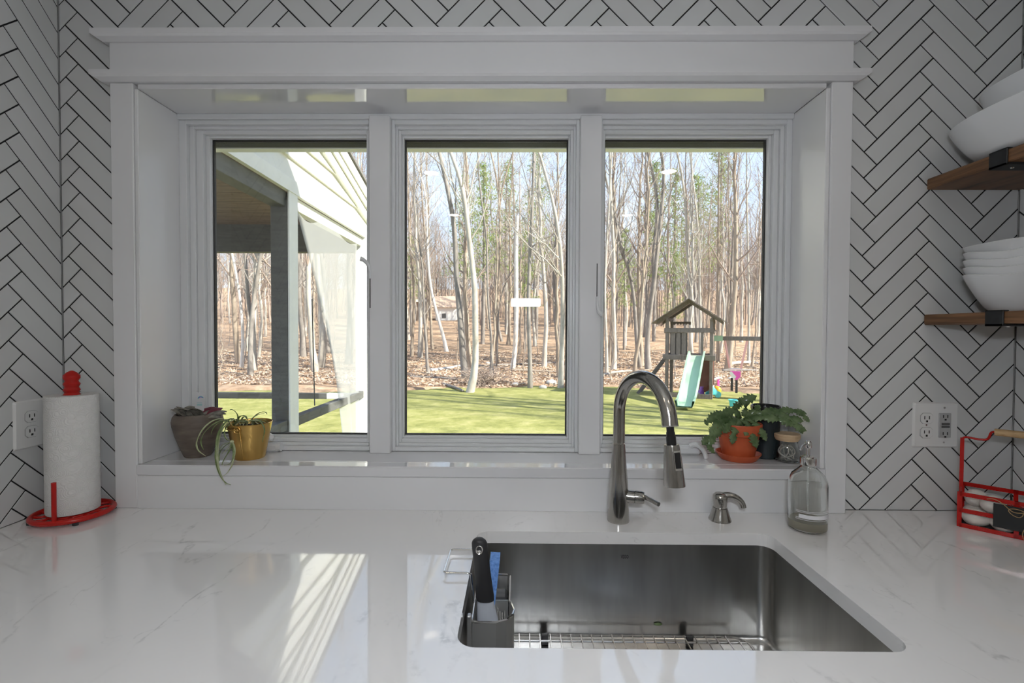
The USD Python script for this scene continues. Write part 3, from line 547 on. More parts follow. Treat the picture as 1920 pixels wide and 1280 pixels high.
for k in (0, 1, 5, 6):
    z_ = 0.036 + k * 0.0036; a = np.linspace(math.radians(205), math.radians(325), 26)
    part(gb, 'printed_line', tube(np.c_[(R + 0.0003) * np.cos(a), (R + 0.0003) * np.sin(a), np.full(26, z_)], 0.0007, 5), labelwhite)
part(gb, 'collar', lathe([(0, 0.165), (0.0185, 0.165), (0.019, 0.167), (0.019, 0.182), (0.018, 0.184), (0.013, 0.1845), (0.0125, 0.1875), (0.009, 0.1885), (0, 0.1885)], 36), wiresteel, smooth=30)
part(gb, 'pump_stem', tube([(0, 0, 0.188), (0, 0, 0.213)], 0.0042, 16), wiresteel)
part(gb, 'pump_top', lathe([(0, 0.208), (0.0072, 0.208), (0.0082, 0.214), (0.0078, 0.221), (0.005, 0.226), (0, 0.227)], 24), wiresteel, smooth=50)
part(gb, 'spout', tube(spline([(0, 0, 0.217), (-0.016, -0.012, 0.219), (-0.028, -0.020, 0.214), (-0.034, -0.024, 0.208)], 14), np.linspace(0.0036, 0.0022, 14), 12), wiresteel)
part(gb, 'dip_tube', tube(spline([(0, 0, 0.168), (0.002, 0.002, 0.09), (0.006, 0.004, 0.010)], 10), 0.0022, 8), clearglass)
jl = on_z(1483, 868, OZ0)
jr = thing('lidded_jar', 'small swirled glass jar with a bamboo lid on the sill behind the pump bottle', 'jar', (jl[0], jl[1] + 0.022, OZ0))
part(jr, 'glass', lathe([(0, 0.0005), (0.028, 0.0005), (0.034, 0.004), (0.0355, 0.014), (0.034, 0.030), (0.0295, 0.046), (0.0275, 0.054), (0.0285, 0.062), (0.0260, 0.062), (0.0252, 0.054), (0.0270, 0.045), (0.0312, 0.030), (0.0326, 0.015), (0.0310, 0.007), (0.025, 0.0045), (0, 0.0045)], 48), clearglass, smooth=50)
part(jr, 'lid', lathe([(0, 0.0625), (0.030, 0.0625), (0.0315, 0.066), (0.0345, 0.070), (0.0350, 0.079), (0.033, 0.082), (0, 0.082)], 40), cork, smooth=35)
part(jr, 'ribbon_strips', cat(*[tube(spline([(0.018 * math.cos(k), 0.018 * math.sin(k), 0.008), (0.022 * math.cos(k * 1.7 + 1), 0.02 * math.sin(k * 1.7 + 1), 0.03), (0.012 * math.cos(k * 2.3), 0.012 * math.sin(k * 2.3), 0.048)], 10), 0.0016, 6) for k in range(9)]), whitep, kind='stuff')

# ------------------------------------------------------------------ pots and plants on the sill
def blade(pts, w, n=22, fold=0.25, th=0.0006, nrm=None):
    """A tapering ribbon leaf with a folded midrib and thickness."""
    p = spline(pts, n); t = np.gradient(p, axis=0); t /= np.linalg.norm(t, axis=1, keepdims=True) + 1e-9
    ref = np.array([0, 0, 1.0]) if nrm is None else np.asarray(nrm, float)
    s = np.cross(t, ref); ln = np.linalg.norm(s, axis=1, keepdims=True); s = np.where(ln > 0.05, s / np.maximum(ln, 1e-9), [1.0, 0, 0])
    for i in range(1, n):
        if np.dot(s[i], s[i - 1]) < 0: s[i] = -s[i]
    u_ = np.cross(s, t); q_ = np.linspace(0, 1, n); ww = w * np.clip(np.minimum(1, (q_ + 0.06) * 7), 0, 1) * np.sqrt(np.clip(1 - q_ ** 2.2, 0.004, 1))
    rows = []
    for side in (1, -1):
        o = u_ * th * side
        rows += [p + s * ww[:, None] + u_ * ww[:, None] * fold + o, p + o, p - s * ww[:, None] + u_ * ww[:, None] * fold + o]
    v = np.stack(rows, 1); f = []; order = [0, 1, 2, 5, 4, 3]
    for i in range(n - 1):
        for k in range(6):
            a, b = order[k], order[(k + 1) % 6]; f += [[i * 6 + a, i * 6 + b, (i + 1) * 6 + b], [i * 6 + a, (i + 1) * 6 + b, (i + 1) * 6 + a]]
    return trimesh.Trimesh(v.reshape(-1, 3), f, process=False)
def oval_leaf(base, tip_, w, droop=0.15, cup=0.2, notch=0, n=14, m=7, th=0.0008, side=None):
    """A broad leaf from base to tip with thickness; notch adds teeth along the margin."""
    base, tip_ = np.asarray(base, float), np.asarray(tip_, float); d = tip_ - base; ln = np.linalg.norm(d); t = d / ln
    s = np.cross(t, [0, 0, 1.0]) if side is None else np.asarray(side, float); s = s - t * np.dot(s, t); s = s / np.linalg.norm(s) if np.linalg.norm(s) > 1e-6 else np.array([1.0, 0, 0]); u_ = np.cross(s, t)
    V = []
    for k in (1, -1):
        for i in range(n):
            q_ = i / (n - 1); half = w * (max(math.sin(math.pi * min(max(q_, 0.03), 0.985) ** 0.8), 0.0)) ** 0.75
            if notch: half *= 1 + notch * (1 - 2 * ((q_ * 4.0) % 1.0))
            for j in range(m):
                c_ = -1 + 2 * j / (m - 1)
                V.append(base + d * q_ + s * c_ * half + u_ * (cup * half * c_ * c_ - droop * ln * (q_ - 0.5) ** 2 * 4 * 0.25 + k * th))
    V = np.array(V); F = []; N = n * m
    for i in range(n - 1):
        for j in range(m - 1):
            a, b, c_, e = i * m + j, i * m + j + 1, (i + 1) * m + j + 1, (i + 1) * m + j
            F += [[a, b, c_], [a, c_, e], [N + a, N + c_, N + b], [N + a, N + e, N + c_]]
    bd = [j for j in range(m)] + [i * m + m - 1 for i in range(1, n)] + [(n - 1) * m + j for j in range(m - 2, -1, -1)] + [i * m for i in range(n - 2, 0, -1)]
    for a, b in zip(bd, bd[1:] + bd[:1]): F += [[a, N + a, N + b], [a, N + b, b]]
    return trimesh.Trimesh(V, F, process=False)

q = on_y(355, 800, 0.072)
bp = thing('planter', 'squat brown clay planter narrowing to its foot at the left end of the sill', 'plant pot', (-0.957, 0.070, OZ0))
part(bp, 'pot', lathe([(0, 0), (0.0335, 0), (0.037, 0.004), (0.047, 0.030), (0.0585, 0.064), (0.0655, 0.092), (0.0670, 0.106), (0.0645, 0.120), (0.0585, 0.128), (0.055, 0.127), (0.055, 0.112), (0, 0.112)], 48), clayb, smooth=40)
part(bp, 'soil', lathe([(0, 0.1125), (0.0545, 0.1125), (0.0545, 0.119), (0, 0.121)], 32), soil)
pv = thing('rosette_plant', 'low rosette of dark fuzzy leaves with wine red undersides in the brown planter', 'plant', (-0.957, 0.070, OZ0 + 0.119))
random.seed(3)
for k in range(17):
    a = k * 2.399 + 0.3; r0, r1 = 0.014, 0.055 + 0.028 * random.random(); lift = 0.004 + 0.030 * ((k * 7) % 5) / 4
    if math.sin(a) < -0.5: r1 *= 0.75
    r1 = min(r1, 0.085)
    lf = oval_leaf((r0 * math.cos(a), r0 * math.sin(a), 0.004), (r1 * math.cos(a), r1 * math.sin(a), lift + 0.006), 0.021 + 0.008 * random.random(), droop=0.7, cup=-0.30)
    part(pv, 'leaf', lf, violetred if k % 5 == 1 else violetleaf, smooth=60, label='wine red leaf underside' if k % 5 == 1 else None)
tg = on_y(373, 752, 0.105)
tgx = thing('plant_tag', 'white plastic plant tag with a blue picture stuck behind the rosette plant', 'plant tag', (tg[0], 0.105, OZ0 + 0.119))
part(tgx, 'card', rot(chbox(-0.0145, 0.0145, -0.0006, 0.0006, 0.0, 0.066, 0.0002), 0.10, [0, 1, 0]), labelwhite, smooth=False)
for (cx, cz_, a0, a1, r_, m_) in ((0.006, 0.048, 0.2, 3.3, 0.008, tealp), (0.006, 0.048, 0.5, 2.9, 0.0055, purplep)):
    a = np.linspace(a0, a1, 12); part(tgx, 'print', tube(np.c_[cx + r_ * np.cos(a), np.full(12, -0.0008), cz_ + r_ * 0.8 * np.sin(a)], 0.0011, 5), m_)
for k in range(3): part(tgx, 'print', chbox(-0.006, 0.010, -0.0011, -0.0007, 0.026 + k * 0.004, 0.0272 + k * 0.004, 0), tealp, smooth=False)

gx, gy = -0.792, 0.055
gp = thing('gold_bucket', 'small shiny gold metal bucket with a wire bail on the sill', 'bucket', (gx, gy, OZ0))
part(gp, 'pail', lathe([(0, 0.0), (0.040, 0.0), (0.0415, 0.002), (0.0600, 0.103), (0.0615, 0.1045), (0.0600, 0.106), (0.0585, 0.104), (0.0535, 0.085), (0, 0.085)], 56), goldm, smooth=35)
part(gp, 'seam', tube([(0.003, -0.0412, 0.003), (0.003, -0.0585, 0.090)], 0.0014, 6), goldm)
part(gp, 'bail_ear', cat(tube(np.array([(0.0085 * math.cos(a) - 0.003, -0.0605, 0.092 + 0.0085 * math.sin(a)) for a in np.linspace(0, 2 * np.pi, 18)[:-1]]), 0.0016, 6, closed=True), ell((-0.003, -0.060, 0.092), (0.005, 0.003, 0.005), 2)), goldm)
part(gp, 'bail', tube(spline([(-0.003, -0.0625, 0.092), (-0.030, -0.0565, 0.093), (-0.055, -0.030, 0.095), (-0.062, 0.0, 0.097), (-0.055, 0.03, 0.096), (-0.02, 0.0615, 0.094), (0.0, 0.064, 0.092)], 30), 0.0014, 6), goldm)
part(gp, 'soil', lathe([(0, 0.0855), (0.0535, 0.0855), (0.0555, 0.092), (0, 0.094)], 32), soil)
spd = thing('spider_plant', 'spider plant with striped arching leaves trailing from the gold bucket over the sill', 'plant', (gx, gy, OZ0 + 0.092))
B = np.array([gx, gy, OZ0 + 0.092])
def lp(pts): return [np.array(on_y(a, b, y)) - B for a, b, y in pts]
blades = [
    [(432, 792, 0.05), (408, 786, 0.02), (388, 797, -0.01), (372, 820, -0.03), (370, 842, -0.035), (378, 850, -0.036), (386, 855, -0.036)],
    [(436, 792, 0.05), (415, 789, 0.01), (398, 797, -0.02), (381, 815, -0.03), (377, 830, -0.034), (382, 843, -0.035)],
    [(440, 792, 0.04), (424, 791, -0.01), (412, 808, -0.03), (406, 840, -0.050), (405, 865, -0.054), (411, 888, -0.056), (422, 904, -0.056), (433, 909, -0.055)],
    [(445, 793, 0.04), (428, 793, -0.01), (417, 805, -0.02), (409, 832, -0.045), (408, 868, -0.054), (414, 890, -0.056), (424, 909, -0.057)],
    [(444, 792, 0.06), (446, 782, 0.06), (442, 773, 0.055), (436, 768, 0.05), (431, 768, 0.05)],
    [(470, 790, 0.05), (478, 780, 0.05), (489, 773, 0.045), (498, 773, 0.04), (501, 777, 0.035)],
    [(468, 790, 0.05), (476, 782, 0.05), (485, 777, 0.045), (496, 775, 0.04)],
    [(462, 790, 0.05), (480, 789, 0.02), (491, 794, 0.0), (496, 806, -0.005), (494, 820, -0.008), (492, 828, -0.008)],
    [(447, 792, 0.04), (448, 783, 0.03), (455, 779, 0.02), (462, 782, 0.01), (464, 788, 0.005)],
    [(452, 792, 0.04), (454, 785, 0.03), (458, 781, 0.02), (463, 786, 0.01)],
    [(425, 792, 0.07), (412, 786, 0.06), (400, 791, 0.05), (390, 795, 0.04), (382, 796, 0.03)],
    [(430, 794, 0.03), (420, 790, 0.01), (408, 795, 0.0), (400, 803, -0.01), (396, 815, -0.012)],
    [(455, 794, 0.03), (465, 789, 0.02), (475, 788, 0.01), (484, 789, 0.0)],
    [(440, 796, 0.02), (430, 796, 0.0), (424, 802, -0.012), (421, 812, -0.014), (424, 822, -0.015), (432, 826, -0.016)],
    [(438, 797, 0.02), (445, 790, 0.0), (456, 788, -0.01), (468, 792, -0.012)],
    [(450, 796, 0.03), (440, 788, 0.02), (430, 786, 0.01), (420, 787, 0.0)]]
for k, b_ in enumerate(blades):
    part(spd, 'leaf', blade(lp(b_), 0.0036 if k < 4 else 0.0026, fold=0.3), spiderpale if k % 3 == 0 else spidergreen, smooth=60)
random.seed(11)
for k in range(14):
    a = random.uniform(0, 2 * math.pi); r = random.uniform(0.02, 0.05)
    part(spd, 'leaf', blade([(0.01 * math.cos(a), 0.01 * math.sin(a), 0), (r * 0.6 * math.cos(a), r * 0.6 * math.sin(a), 0.018), (r * math.cos(a), r * math.sin(a), 0.012), (r * 1.15 * math.cos(a + 0.3), r * 1.15 * math.sin(a + 0.3), 0.004)], 0.0024), [spidergreen, spiderpale][k % 2], smooth=60)
pup = part(spd, 'plantlet', ell(lp([(434.5, 828, -0.022)])[0], (0.0055, 0.005, 0.0055), 2), spiderpale, label='small hanging plantlet')
part(pup, 'runner', tube(spline(lp([(430, 797, 0.0), (422, 806, -0.012), (423, 818, -0.018), (434, 828, -0.022)]), 14), 0.0009, 6), spiderpale)
for b_ in ([(434, 829, -0.022), (420, 838, -0.028), (412, 850, -0.034), (412, 865, -0.038)], [(435, 829, -0.023), (430, 845, -0.034), (420, 862, -0.045), (416, 872, -0.05)], [(436, 829, -0.024), (440, 845, -0.034), (438, 862, -0.04), (428, 884, -0.056), (418, 892, -0.057)],
           [(434, 830, -0.024), (418, 834, -0.03), (411, 846, -0.032)], [(434, 830, -0.025), (426, 842, -0.03), (416, 850, -0.034)], [(435, 830, -0.024), (438, 850, -0.038), (432, 868, -0.046), (420, 872, -0.05)]):
    part(pup, 'leaf', blade(lp(b_), 0.0024), [spidergreen, spiderpale][len(b_) % 2], smooth=60)

tx, ty = 0.659, 0.073
tp = thing('terracotta_pot', 'orange terracotta pot with stepped rim standing in its saucer', 'plant pot', (tx, ty, OZ0 + 0.0085))
part(tp, 'pot', lathe([(0, 0.0), (0.043, 0.0), (0.0445, 0.003), (0.0565, 0.066), (0.0610, 0.068), (0.0645, 0.098), (0.0630, 0.101), (0.0590, 0.100), (0.0570, 0.085), (0, 0.085)], 52), terracotta, smooth=35)
part(tp, 'soil', lathe([(0, 0.0855), (0.0565, 0.0855), (0.0575, 0.092), (0, 0.094)], 32), soil)
ts = one('saucer', move(lathe([(0, 0.0), (0.047, 0.0), (0.050, 0.002), (0.0625, 0.019), (0.0630, 0.021), (0.0610, 0.0215), (0.0585, 0.020), (0.050, 0.0085), (0, 0.0082)], 52), tx, ty, OZ0), terracotta, 'shallow orange terracotta saucer under the stepped rim pot', 'saucer')
cc = thing('holiday_cactus', 'holiday cactus with jagged flat green segments spilling over the terracotta pot', 'plant', (tx, ty, OZ0 + 0.10))
B = np.array([tx, ty, OZ0 + 0.10])
stems = [  # pixel chains of segments (x, y, depth)
    [(1388, 792, 0.07), (1372, 784, 0.05), (1352, 787, 0.03), (1338, 800, 0.015), (1332, 812, 0.01)],
    [(1386, 790, 0.07), (1366, 777, 0.05), (1345, 775, 0.04), (1328, 790, 0.02), (1322, 793, 0.015)],
    [(1384, 790, 0.07), (1365, 790, 0.04), (1350, 805, 0.01), (1332, 818, 0.0), (1318, 832, -0.01)],
    [(1352, 803, 0.01), (1340, 818, -0.005), (1328, 834, -0.012), (1340, 848, -0.02)],
    [(1392, 785, 0.06), (1382, 795, 0.03), (1377, 812, 0.005), (1374, 831, -0.004)],
    [(1396, 785, 0.06), (1400, 795, 0.03), (1412, 812, 0.01), (1420, 838, -0.005)],
    [(1396, 782, 0.06), (1410, 788, 0.04), (1428, 803, 0.02), (1438, 825, 0.01)],
    [(1394, 780, 0.07), (1400, 764, 0.07), (1402, 755, 0.06), (1386, 748, 0.05)],
    [(1392, 782, 0.07), (1376, 766, 0.06), (1392, 752, 0.05), (1418, 742, 0.045)],
    [(1378, 768, 0.06), (1356, 772, 0.05), (1340, 782, 0.03)],
    [(1398, 780, 0.07), (1416, 768, 0.06), (1424, 760, 0.05)],
    [(1404, 780, 0.07), (1428, 775, 0.05), (1455, 773, 0.035), (1482, 782, 0.02), (1506, 788, 0.01)],
    [(1404, 778, 0.07), (1430, 772, 0.05), (1462, 768, 0.04), (1490, 768, 0.03), (1512, 774, 0.02)],
    [(1470, 776, 0.03), (1486, 786, 0.015), (1500, 800, 0.005), (1506, 812, 0.0)],
    [(1400, 782, 0.06), (1432, 782, 0.03), (1462, 784, 0.02), (1490, 796, 0.008), (1512, 806, 0.0)],
    [(1492, 770, 0.03), (1508, 778, 0.02), (1518, 790, 0.012)],
    [(1390, 786, 0.08), (1375, 782, 0.08), (1362, 790, 0.07)], [(1400, 786, 0.05), (1405, 800, 0.02), (1398, 815, 0.006)],
    [(1386, 786, 0.05), (1368, 795, 0.02), (1358, 810, 0.006)], [(1396, 786, 0.09), (1412, 776, 0.09), (1425, 790, 0.08)]]
for k, st in enumerate(stems):
    P = [np.array(on_y(*s)) - B for s in st]
    for i in range(len(P) - 1):
        d = P[i + 1] - P[i]; l_ = np.linalg.norm(d)
        sd_ = np.array([math.cos(k * 1.3), math.sin(k * 1.3) * 0.4, 0.35 * math.sin(k + i)]); sd_ = np.cross(d / l_, [0.15, -0.8, 0.55 + 0.2 * math.sin(k * 2 + i)])
        lf = oval_leaf(P[i] - d * 0.06, P[i + 1] + d * 0.06, max(0.0075, min(0.0125, l_ * 0.33)) * (1.12 if i == len(P) - 2 else 1.0), droop=0.4, cup=-0.3, notch=0.34, side=sd_, n=22)
        part(cc, 'leaf', lf, cactusleaf, smooth=50)
dkx = on_z(1447, 858, OZ0)
dp = thing('dark_planter', 'tall blue black ceramic planter standing in the right corner of the sill', 'plant pot', (0.752, 0.099, OZ0))
part(dp, 'pot', lathe([(0, 0), (0.032, 0), (0.0355, 0.003), (0.0375, 0.02), (0.0395, 0.10), (0.0405, 0.142), (0, 0.142)], 44), darkpot, smooth=35)
part(dp, 'rim', lathe([(0, 0.1425), (0.040, 0.1425), (0.0415, 0.145), (0.0415, 0.154), (0.0395, 0.157), (0.0365, 0.156), (0.036, 0.150), (0, 0.150)], 44), blackgloss, smooth=35)

# ------------------------------------------------------------------ outlets
def slotset(parent, cx, cz, front):
    for dx in (-0.0065, 0.0065): part(parent, 'slot', front(chbox(cx + dx - 0.0009, cx + dx + 0.0009, -0.0002, 0.0004, cz - 0.001, cz + 0.007, 0)), slotdark, smooth=False)
    part(parent, 'ground_hole', front(chbox(cx - 0.0022, cx + 0.0022, -0.0002, 0.0004, cz - 0.010, cz - 0.0055, 0.0008)), slotdark, smooth=False)
def faceplate(w, h, th=0.005):
    o = rrect(w, h, 0.004, 4); i = rrect(w - 0.008, h - 0.008, 0.004, 4)
    a, b = np.array(o.exterior.coords)[:-1], np.array(i.exterior.coords)[:-1]
    v = np.vstack([np.c_[a, np.zeros(len(a))], np.c_[b, np.full(len(b), th)]]); return trimesh.convex.convex_hull(v)
def receptacle(parent, cz, front, cx=0.0):
    f_ = Polygon([(-0.0165, -0.008), (-0.0165, 0.008), (-0.010, 0.0145), (0.010, 0.0145), (0.0165, 0.008), (0.0165, -0.008), (0.010, -0.0145), (-0.010, -0.0145)])
    m = prism(f_, 0.0022); v = m.vertices; m.vertices = np.c_[v[:, 0] + cx, 0.0002 - v[:, 2], v[:, 1] + cz]
    ringp = prism(f_.buffer(0.0012).difference(f_.buffer(0.0002)), 0.0012); v = ringp.vertices; ringp.vertices = np.c_[v[:, 0] + cx, 0.0004 - v[:, 2], v[:, 1] + cz]
    r_ = part(parent, 'receptacle', front(m), outletw, smooth=False); part(r_, 'seam', front(ringp), seamgrey, smooth=False)
    for dx in (-0.0065, 0.0065):
        part(r_, 'slot', front(chbox(cx + dx - 0.001, cx + dx + 0.001, -0.0026, -0.0018, cz - 0.002, cz + 0.0068, 0)), slotdark, smooth=False)
    part(r_, 'ground_hole', front(chbox(cx - 0.0024, cx + 0.0024, -0.0026, -0.0018, cz - 0.0105, cz - 0.0055, 0)), slotdark, smooth=False)
def plate_xz(m): v = m.vertices; m.vertices = np.c_[v[:, 0], -v[:, 2], v[:, 1]]; m.invert() if False else None; return m
ol = thing('wall_outlet', 'white duplex power outlet plate on the left tiled wall', 'outlet', (XL, -0.0985, 1.1645), rz=math.pi / 2)
ident = lambda m: move(m, y=-0.005)
part(ol, 'plate', xz(faceplate(0.086, 0.128)), outletw, smooth=False)
for cz in (0.020, -0.020): receptacle(ol, cz, ident)
part(ol, 'screw', move(rot(trimesh.creation.cylinder(0.0028, 0.001, sections=16), math.pi / 2, [1, 0, 0]), y=-0.0054), outletw)
orr = thing('wall_outlet', 'white double outlet plate with a plain and a panel receptacle right of the window', 'outlet', (1.1735, 0.0, 1.158))
part(orr, 'plate', xz(faceplate(0.125, 0.128)), outletw, smooth=False)
for cz in (0.0185, -0.0215): receptacle(orr, cz, ident, cx=-0.027)
part(orr, 'screw', move(rot(trimesh.creation.cylinder(0.0024, 0.001, sections=16), math.pi / 2, [1, 0, 0]), x=-0.027, y=-0.0054), wiresteel)
for zz in (0.0485, -0.0485): part(orr, 'screw', move(rot(trimesh.creation.cylinder(0.0026, 0.001, sections=16), math.pi / 2, [1, 0, 0]), x=0.022, y=-0.0054, z=zz), wiresteel)
gf = part(orr, 'panel_insert', chbox(0.0065, 0.0395, -0.0085, -0.0045, -0.0345, 0.0335, 0.001), M('grey_outlet_face', (0.42, 0.42, 0.42), 0.3), smooth=False, label='grey rectangular receptacle insert with test buttons')
for cz in (0.024, -0.024):
    for dx in (-0.006, 0.006): part(gf, 'slot', chbox(0.023 + dx - 0.001, 0.023 + dx + 0.001, -0.0091, -0.0083, cz - 0.003, cz + 0.005, 0), slotdark, smooth=False)
    part(gf, 'ground_hole', chbox(0.0207, 0.0253, -0.0091, -0.0083, cz - 0.0105, cz - 0.006, 0), slotdark, smooth=False)
for cz in (0.004, -0.004): part(gf, 'button', chbox(0.012, 0.034, -0.0105, -0.0083, cz - 0.0028, cz + 0.0028, 0.0006), darkgrey, smooth=False)

# ------------------------------------------------------------------ shelves with crockery
SX = 1.1355
def shelf(z0, z1, label):
    s_ = thing('shelf', label, 'shelf', (SX, 0, z0))
    part(s_, 'board', chbox(0, XR - SX - 0.0015, -0.75, -0.001, 0, z1 - z0, 0.003), shelfwood, smooth=False)
    for yb in (-0.205, -0.60):
        b_ = part(s_, 'bracket', cat(chbox(-0.0045, -0.0002, yb - 0.022, yb + 0.022, -0.006, z1 - z0 + 0.0035, 0.001), chbox(-0.0045, XR - SX - 0.0015, yb - 0.022, yb + 0.022, -0.006, -0.0002, 0.001), chbox(-0.0045, 0.010, yb - 0.022, yb + 0.022, z1 - z0 + 0.0002, z1 - z0 + 0.0035, 0.001)), blackiron, smooth=False, label='black iron strap bracket wrapped round the board edge')
        for xx in (0.03, 0.12): part(b_, 'screw', move(lathe([(0, 0), (0.004, 0), (0.003, -0.002), (0, -0.0025)], 12), xx, yb, -0.006), wiresteel)
    return s_
shelf(1.8120, 1.8425, 'upper wooden shelf in the right corner holding two large white serving bowls')
shelf(1.4380, 1.4665, 'lower wooden shelf in the right corner holding a stack of white bowls')
def super_bowl(rx, ry, h, base, th, wave=0.0, pw=3.0, n=64, rows=14, power=0.55, fold=0.0):
    """A rounded square bowl: base = base radius as a share of the rim radius, wave lifts the corners."""
    a = np.arange(n) * 2 * np.pi / n; c_, s_ = np.cos(a), np.sin(a); k = (np.abs(c_) ** pw + np.abs(s_) ** pw) ** (-1 / pw)
    def rg(t, off):
        e = base + (1 - base) * t ** power; kk = 1 + (k - 1) * t
        return np.c_[(rx * e - off) * kk * c_, (ry * e - off) * kk * s_, h * t + wave * (kk - 1) * t * t * 2 - 0]
    out = [rg(t, 0) for t in np.linspace(0, 1, rows)]
    lip = rg(1, th / 2); lip[:, 2] += th * 0.35
    inn = [rg(t, th) + [0, 0, 0 if t > 0.02 else th] for t in np.linspace(1, 0.12, rows)]
    foot = [np.c_[rx * base * 0.9 * c_, ry * base * 0.9 * s_, np.zeros(n)]] if False else []
    v, f = loft(out + [lip] + inn); kf = len(v); v = np.vstack([v, [[0, 0, 0]], [[0, 0, h * 0.12]]]); i = np.arange(n); j = (i + 1) % n
    f = np.vstack([f, np.c_[j, i, np.full(n, kf)], np.c_[kf - n + i, kf - n + j, np.full(n, kf + 1)]])
    return trimesh.Trimesh(v, f, process=False)
bz = 1.4666
names = ['lowest', 'second from the bottom', 'middle', 'second from the top', 'topmost']
for k in range(5):
    top = k == 4
    t_ = thing('bowl', f'white square rimmed bowl, {names[k]} of the stack on the lower shelf', 'bowl', (1.262 + (0.004 if top else 0), -0.142, bz + k * 0.0188 + (0.008 if top else 0)), rz=(0.45 if not top else 0.0), group='white bowls stacked on the lower shelf')
    part(t_, 'shell', super_bowl(0.102, 0.102, 0.090, 0.50, 0.003, wave=0.030 if not top else 0.0, pw=3.2, power=0.62), porcelain, smooth=60)
    part(t_, 'foot_ring', lathe([(0.030, 0.0002), (0.0455, 0.0002), (0.0465, 0.006), (0.031, 0.006), (0.030, 0.0002)], 40), porcelain, smooth=40)
for lab, sx_, sy_, h_, loc, nm in (('large oval white serving bowl resting directly on the upper shelf', 0.140, 0.215, 0.098, (1.232, -0.235, 1.8428), 'a'), ('smaller white serving bowl nested on top of the large oval bowl', 0.098, 0.160, 0.105, (1.250, -0.225, 1.9145), 'b')):
    t_ = thing('serving_bowl', lab, 'bowl', loc)
    part(t_, 'shell', super_bowl(sx_, sy_, h_, 0.52, 0.004, pw=2.25, power=0.42), porcelain, smooth=60)

# ------------------------------------------------------------------ paper towels
ph = thing('paper_towel_holder', 'red enamelled paper towel stand with openwork oval foot and turned knob', 'paper towel holder', (-1.187, -0.092, ZC))
rr_ = 0.084; a = np.linspace(0, 2 * np.pi, 48)[:-1]
part(ph, 'foot_ring', tube(np.c_[rr_ * np.cos(a), rr_ * np.sin(a), np.full(47, 0.0125)], 0.0068, 12, closed=True), redenamel, smooth=60)
part(ph, 'inner_ring', tube(np.c_[0.050 * np.cos(a), 0.050 * np.sin(a), np.full(47, 0.012)], 0.0042, 10, closed=True), redenamel, smooth=60)
for k in range(12):
    b_ = k * math.pi / 6; part(ph, 'scroll', tube(spline([(0.046 * math.cos(b_), 0.046 * math.sin(b_), 0.012), (0.066 * math.cos(b_ + 0.16), 0.066 * math.sin(b_ + 0.16), 0.0125), (0.082 * math.cos(b_), 0.082 * math.sin(b_), 0.0125)], 10), 0.0036, 8), redenamel, smooth=60)
part(ph, 'hub', lathe([(0, 0.007), (0.050, 0.007), (0.050, 0.0115), (0, 0.0115)], 36), redenamel)
part(ph, 'post', tube([(0, 0, 0.011), (0, 0, 0.335)], 0.0065, 14), redenamel)
part(ph, 'knob', lathe([(0, 0.327), (0.0185, 0.327), (0.0150, 0.333), (0.0185, 0.340), (0.0150, 0.346), (0.0150, 0.348), (0.0185, 0.356), (0.0150, 0.361), (0.0140, 0.364), (0.0185, 0.372), (0.0178, 0.379), (0.010, 0.387), (0.003, 0.391), (0, 0.3915)], 32), redenamel, smooth=50)
part(ph, 'tear_bar', tube([(0.0225, -0.0775, 0.012), (0.0225, -0.0775, 0.115)], 0.0052, 14), redenamel, smooth=60)
for b_ in (0.8, 2.4, 3.9, 5.5): part(ph, 'rubber_foot', move(trimesh.creation.cylinder(0.0065, 0.0075, sections=14), rr_ * math.cos(b_), rr_ * math.sin(b_), 0.0039), blackrubber)
pr = thing('paper_towel_roll', 'white quilted paper towel roll standing on the red holder', 'paper towels', (-1.187, -0.092, ZC + 0.0185))
part(pr, 'sheet_roll', lathe([(0.021, 0.0), (0.0555, 0.0), (0.0565, 0.003), (0.0565, 0.306), (0.0555, 0.3085), (0.021, 0.3085), (0.021, 0.0)], 64), paper, smooth=40)
part(pr, 'core', lathe([(0.0195, 0.001), (0.0209, 0.001), (0.0209, 0.3075), (0.0195, 0.3075), (0.0195, 0.001)], 40), cardboard, smooth=40)

# ------------------------------------------------------------------ egg basket
e1, e2 = np.array([0.71, -0.704]), np.array([0.704, 0.71])
CL, CW = 0.205, 0.122
eb = thing('egg_basket', 'red painted metal egg basket with a wooden carrying grip in the right counter corner', 'basket', (1.146, -0.112, ZC), rz=math.atan2(-0.704, 0.71))
def bar(p, q, w=0.004, h=0.0065):
    p, q = np.array(p, float), np.array(q, float); d = q - p; d /= np.linalg.norm(d); s_ = np.cross(d, [0, 0, 1.0]) if abs(d[2]) < 0.9 else np.array([1.0, 0, 0]); s_ /= np.linalg.norm(s_); u_ = np.cross(s_, d)
    return trimesh.convex.convex_hull(np.array([e + s_ * w * i * 0.5 + u_ * h * j * 0.5 for e in (p, q) for i in (-1, 1) for j in (-1, 1)]))
for zz, nm in ((0.0055, 'base_rail'), (0.044, 'middle_rail'), (0.086, 'top_rail')):
    for s_, t_ in (((0, 0), (CL, 0)), ((0, CW), (CL, CW)), ((0, 0), (0, CW)), ((CL, 0), (CL, CW))): part(eb, nm, bar((*s_, zz), (*t_, zz), 0.004, 0.010), redenamel, smooth=False)
for s_ in ((0, 0), (CL, 0), (0, CW), (CL, CW), (CL * 0.5, 0), (CL * 0.5, CW)): part(eb, 'post', bar((*s_, 0.001), (*s_, 0.091), 0.009, 0.004), redenamel, smooth=False)
part(eb, 'mesh_floor', chbox(0.002, CL - 0.002, 0.002, CW - 0.002, 0.0008, 0.0028, 0), blackiron, smooth=False)
for x_ in (0, CL): part(eb, 'handle_upright', bar((x_, CW / 2, 0.002), (x_, CW / 2, 0.222), 0.008, 0.005), redenamel, smooth=False)
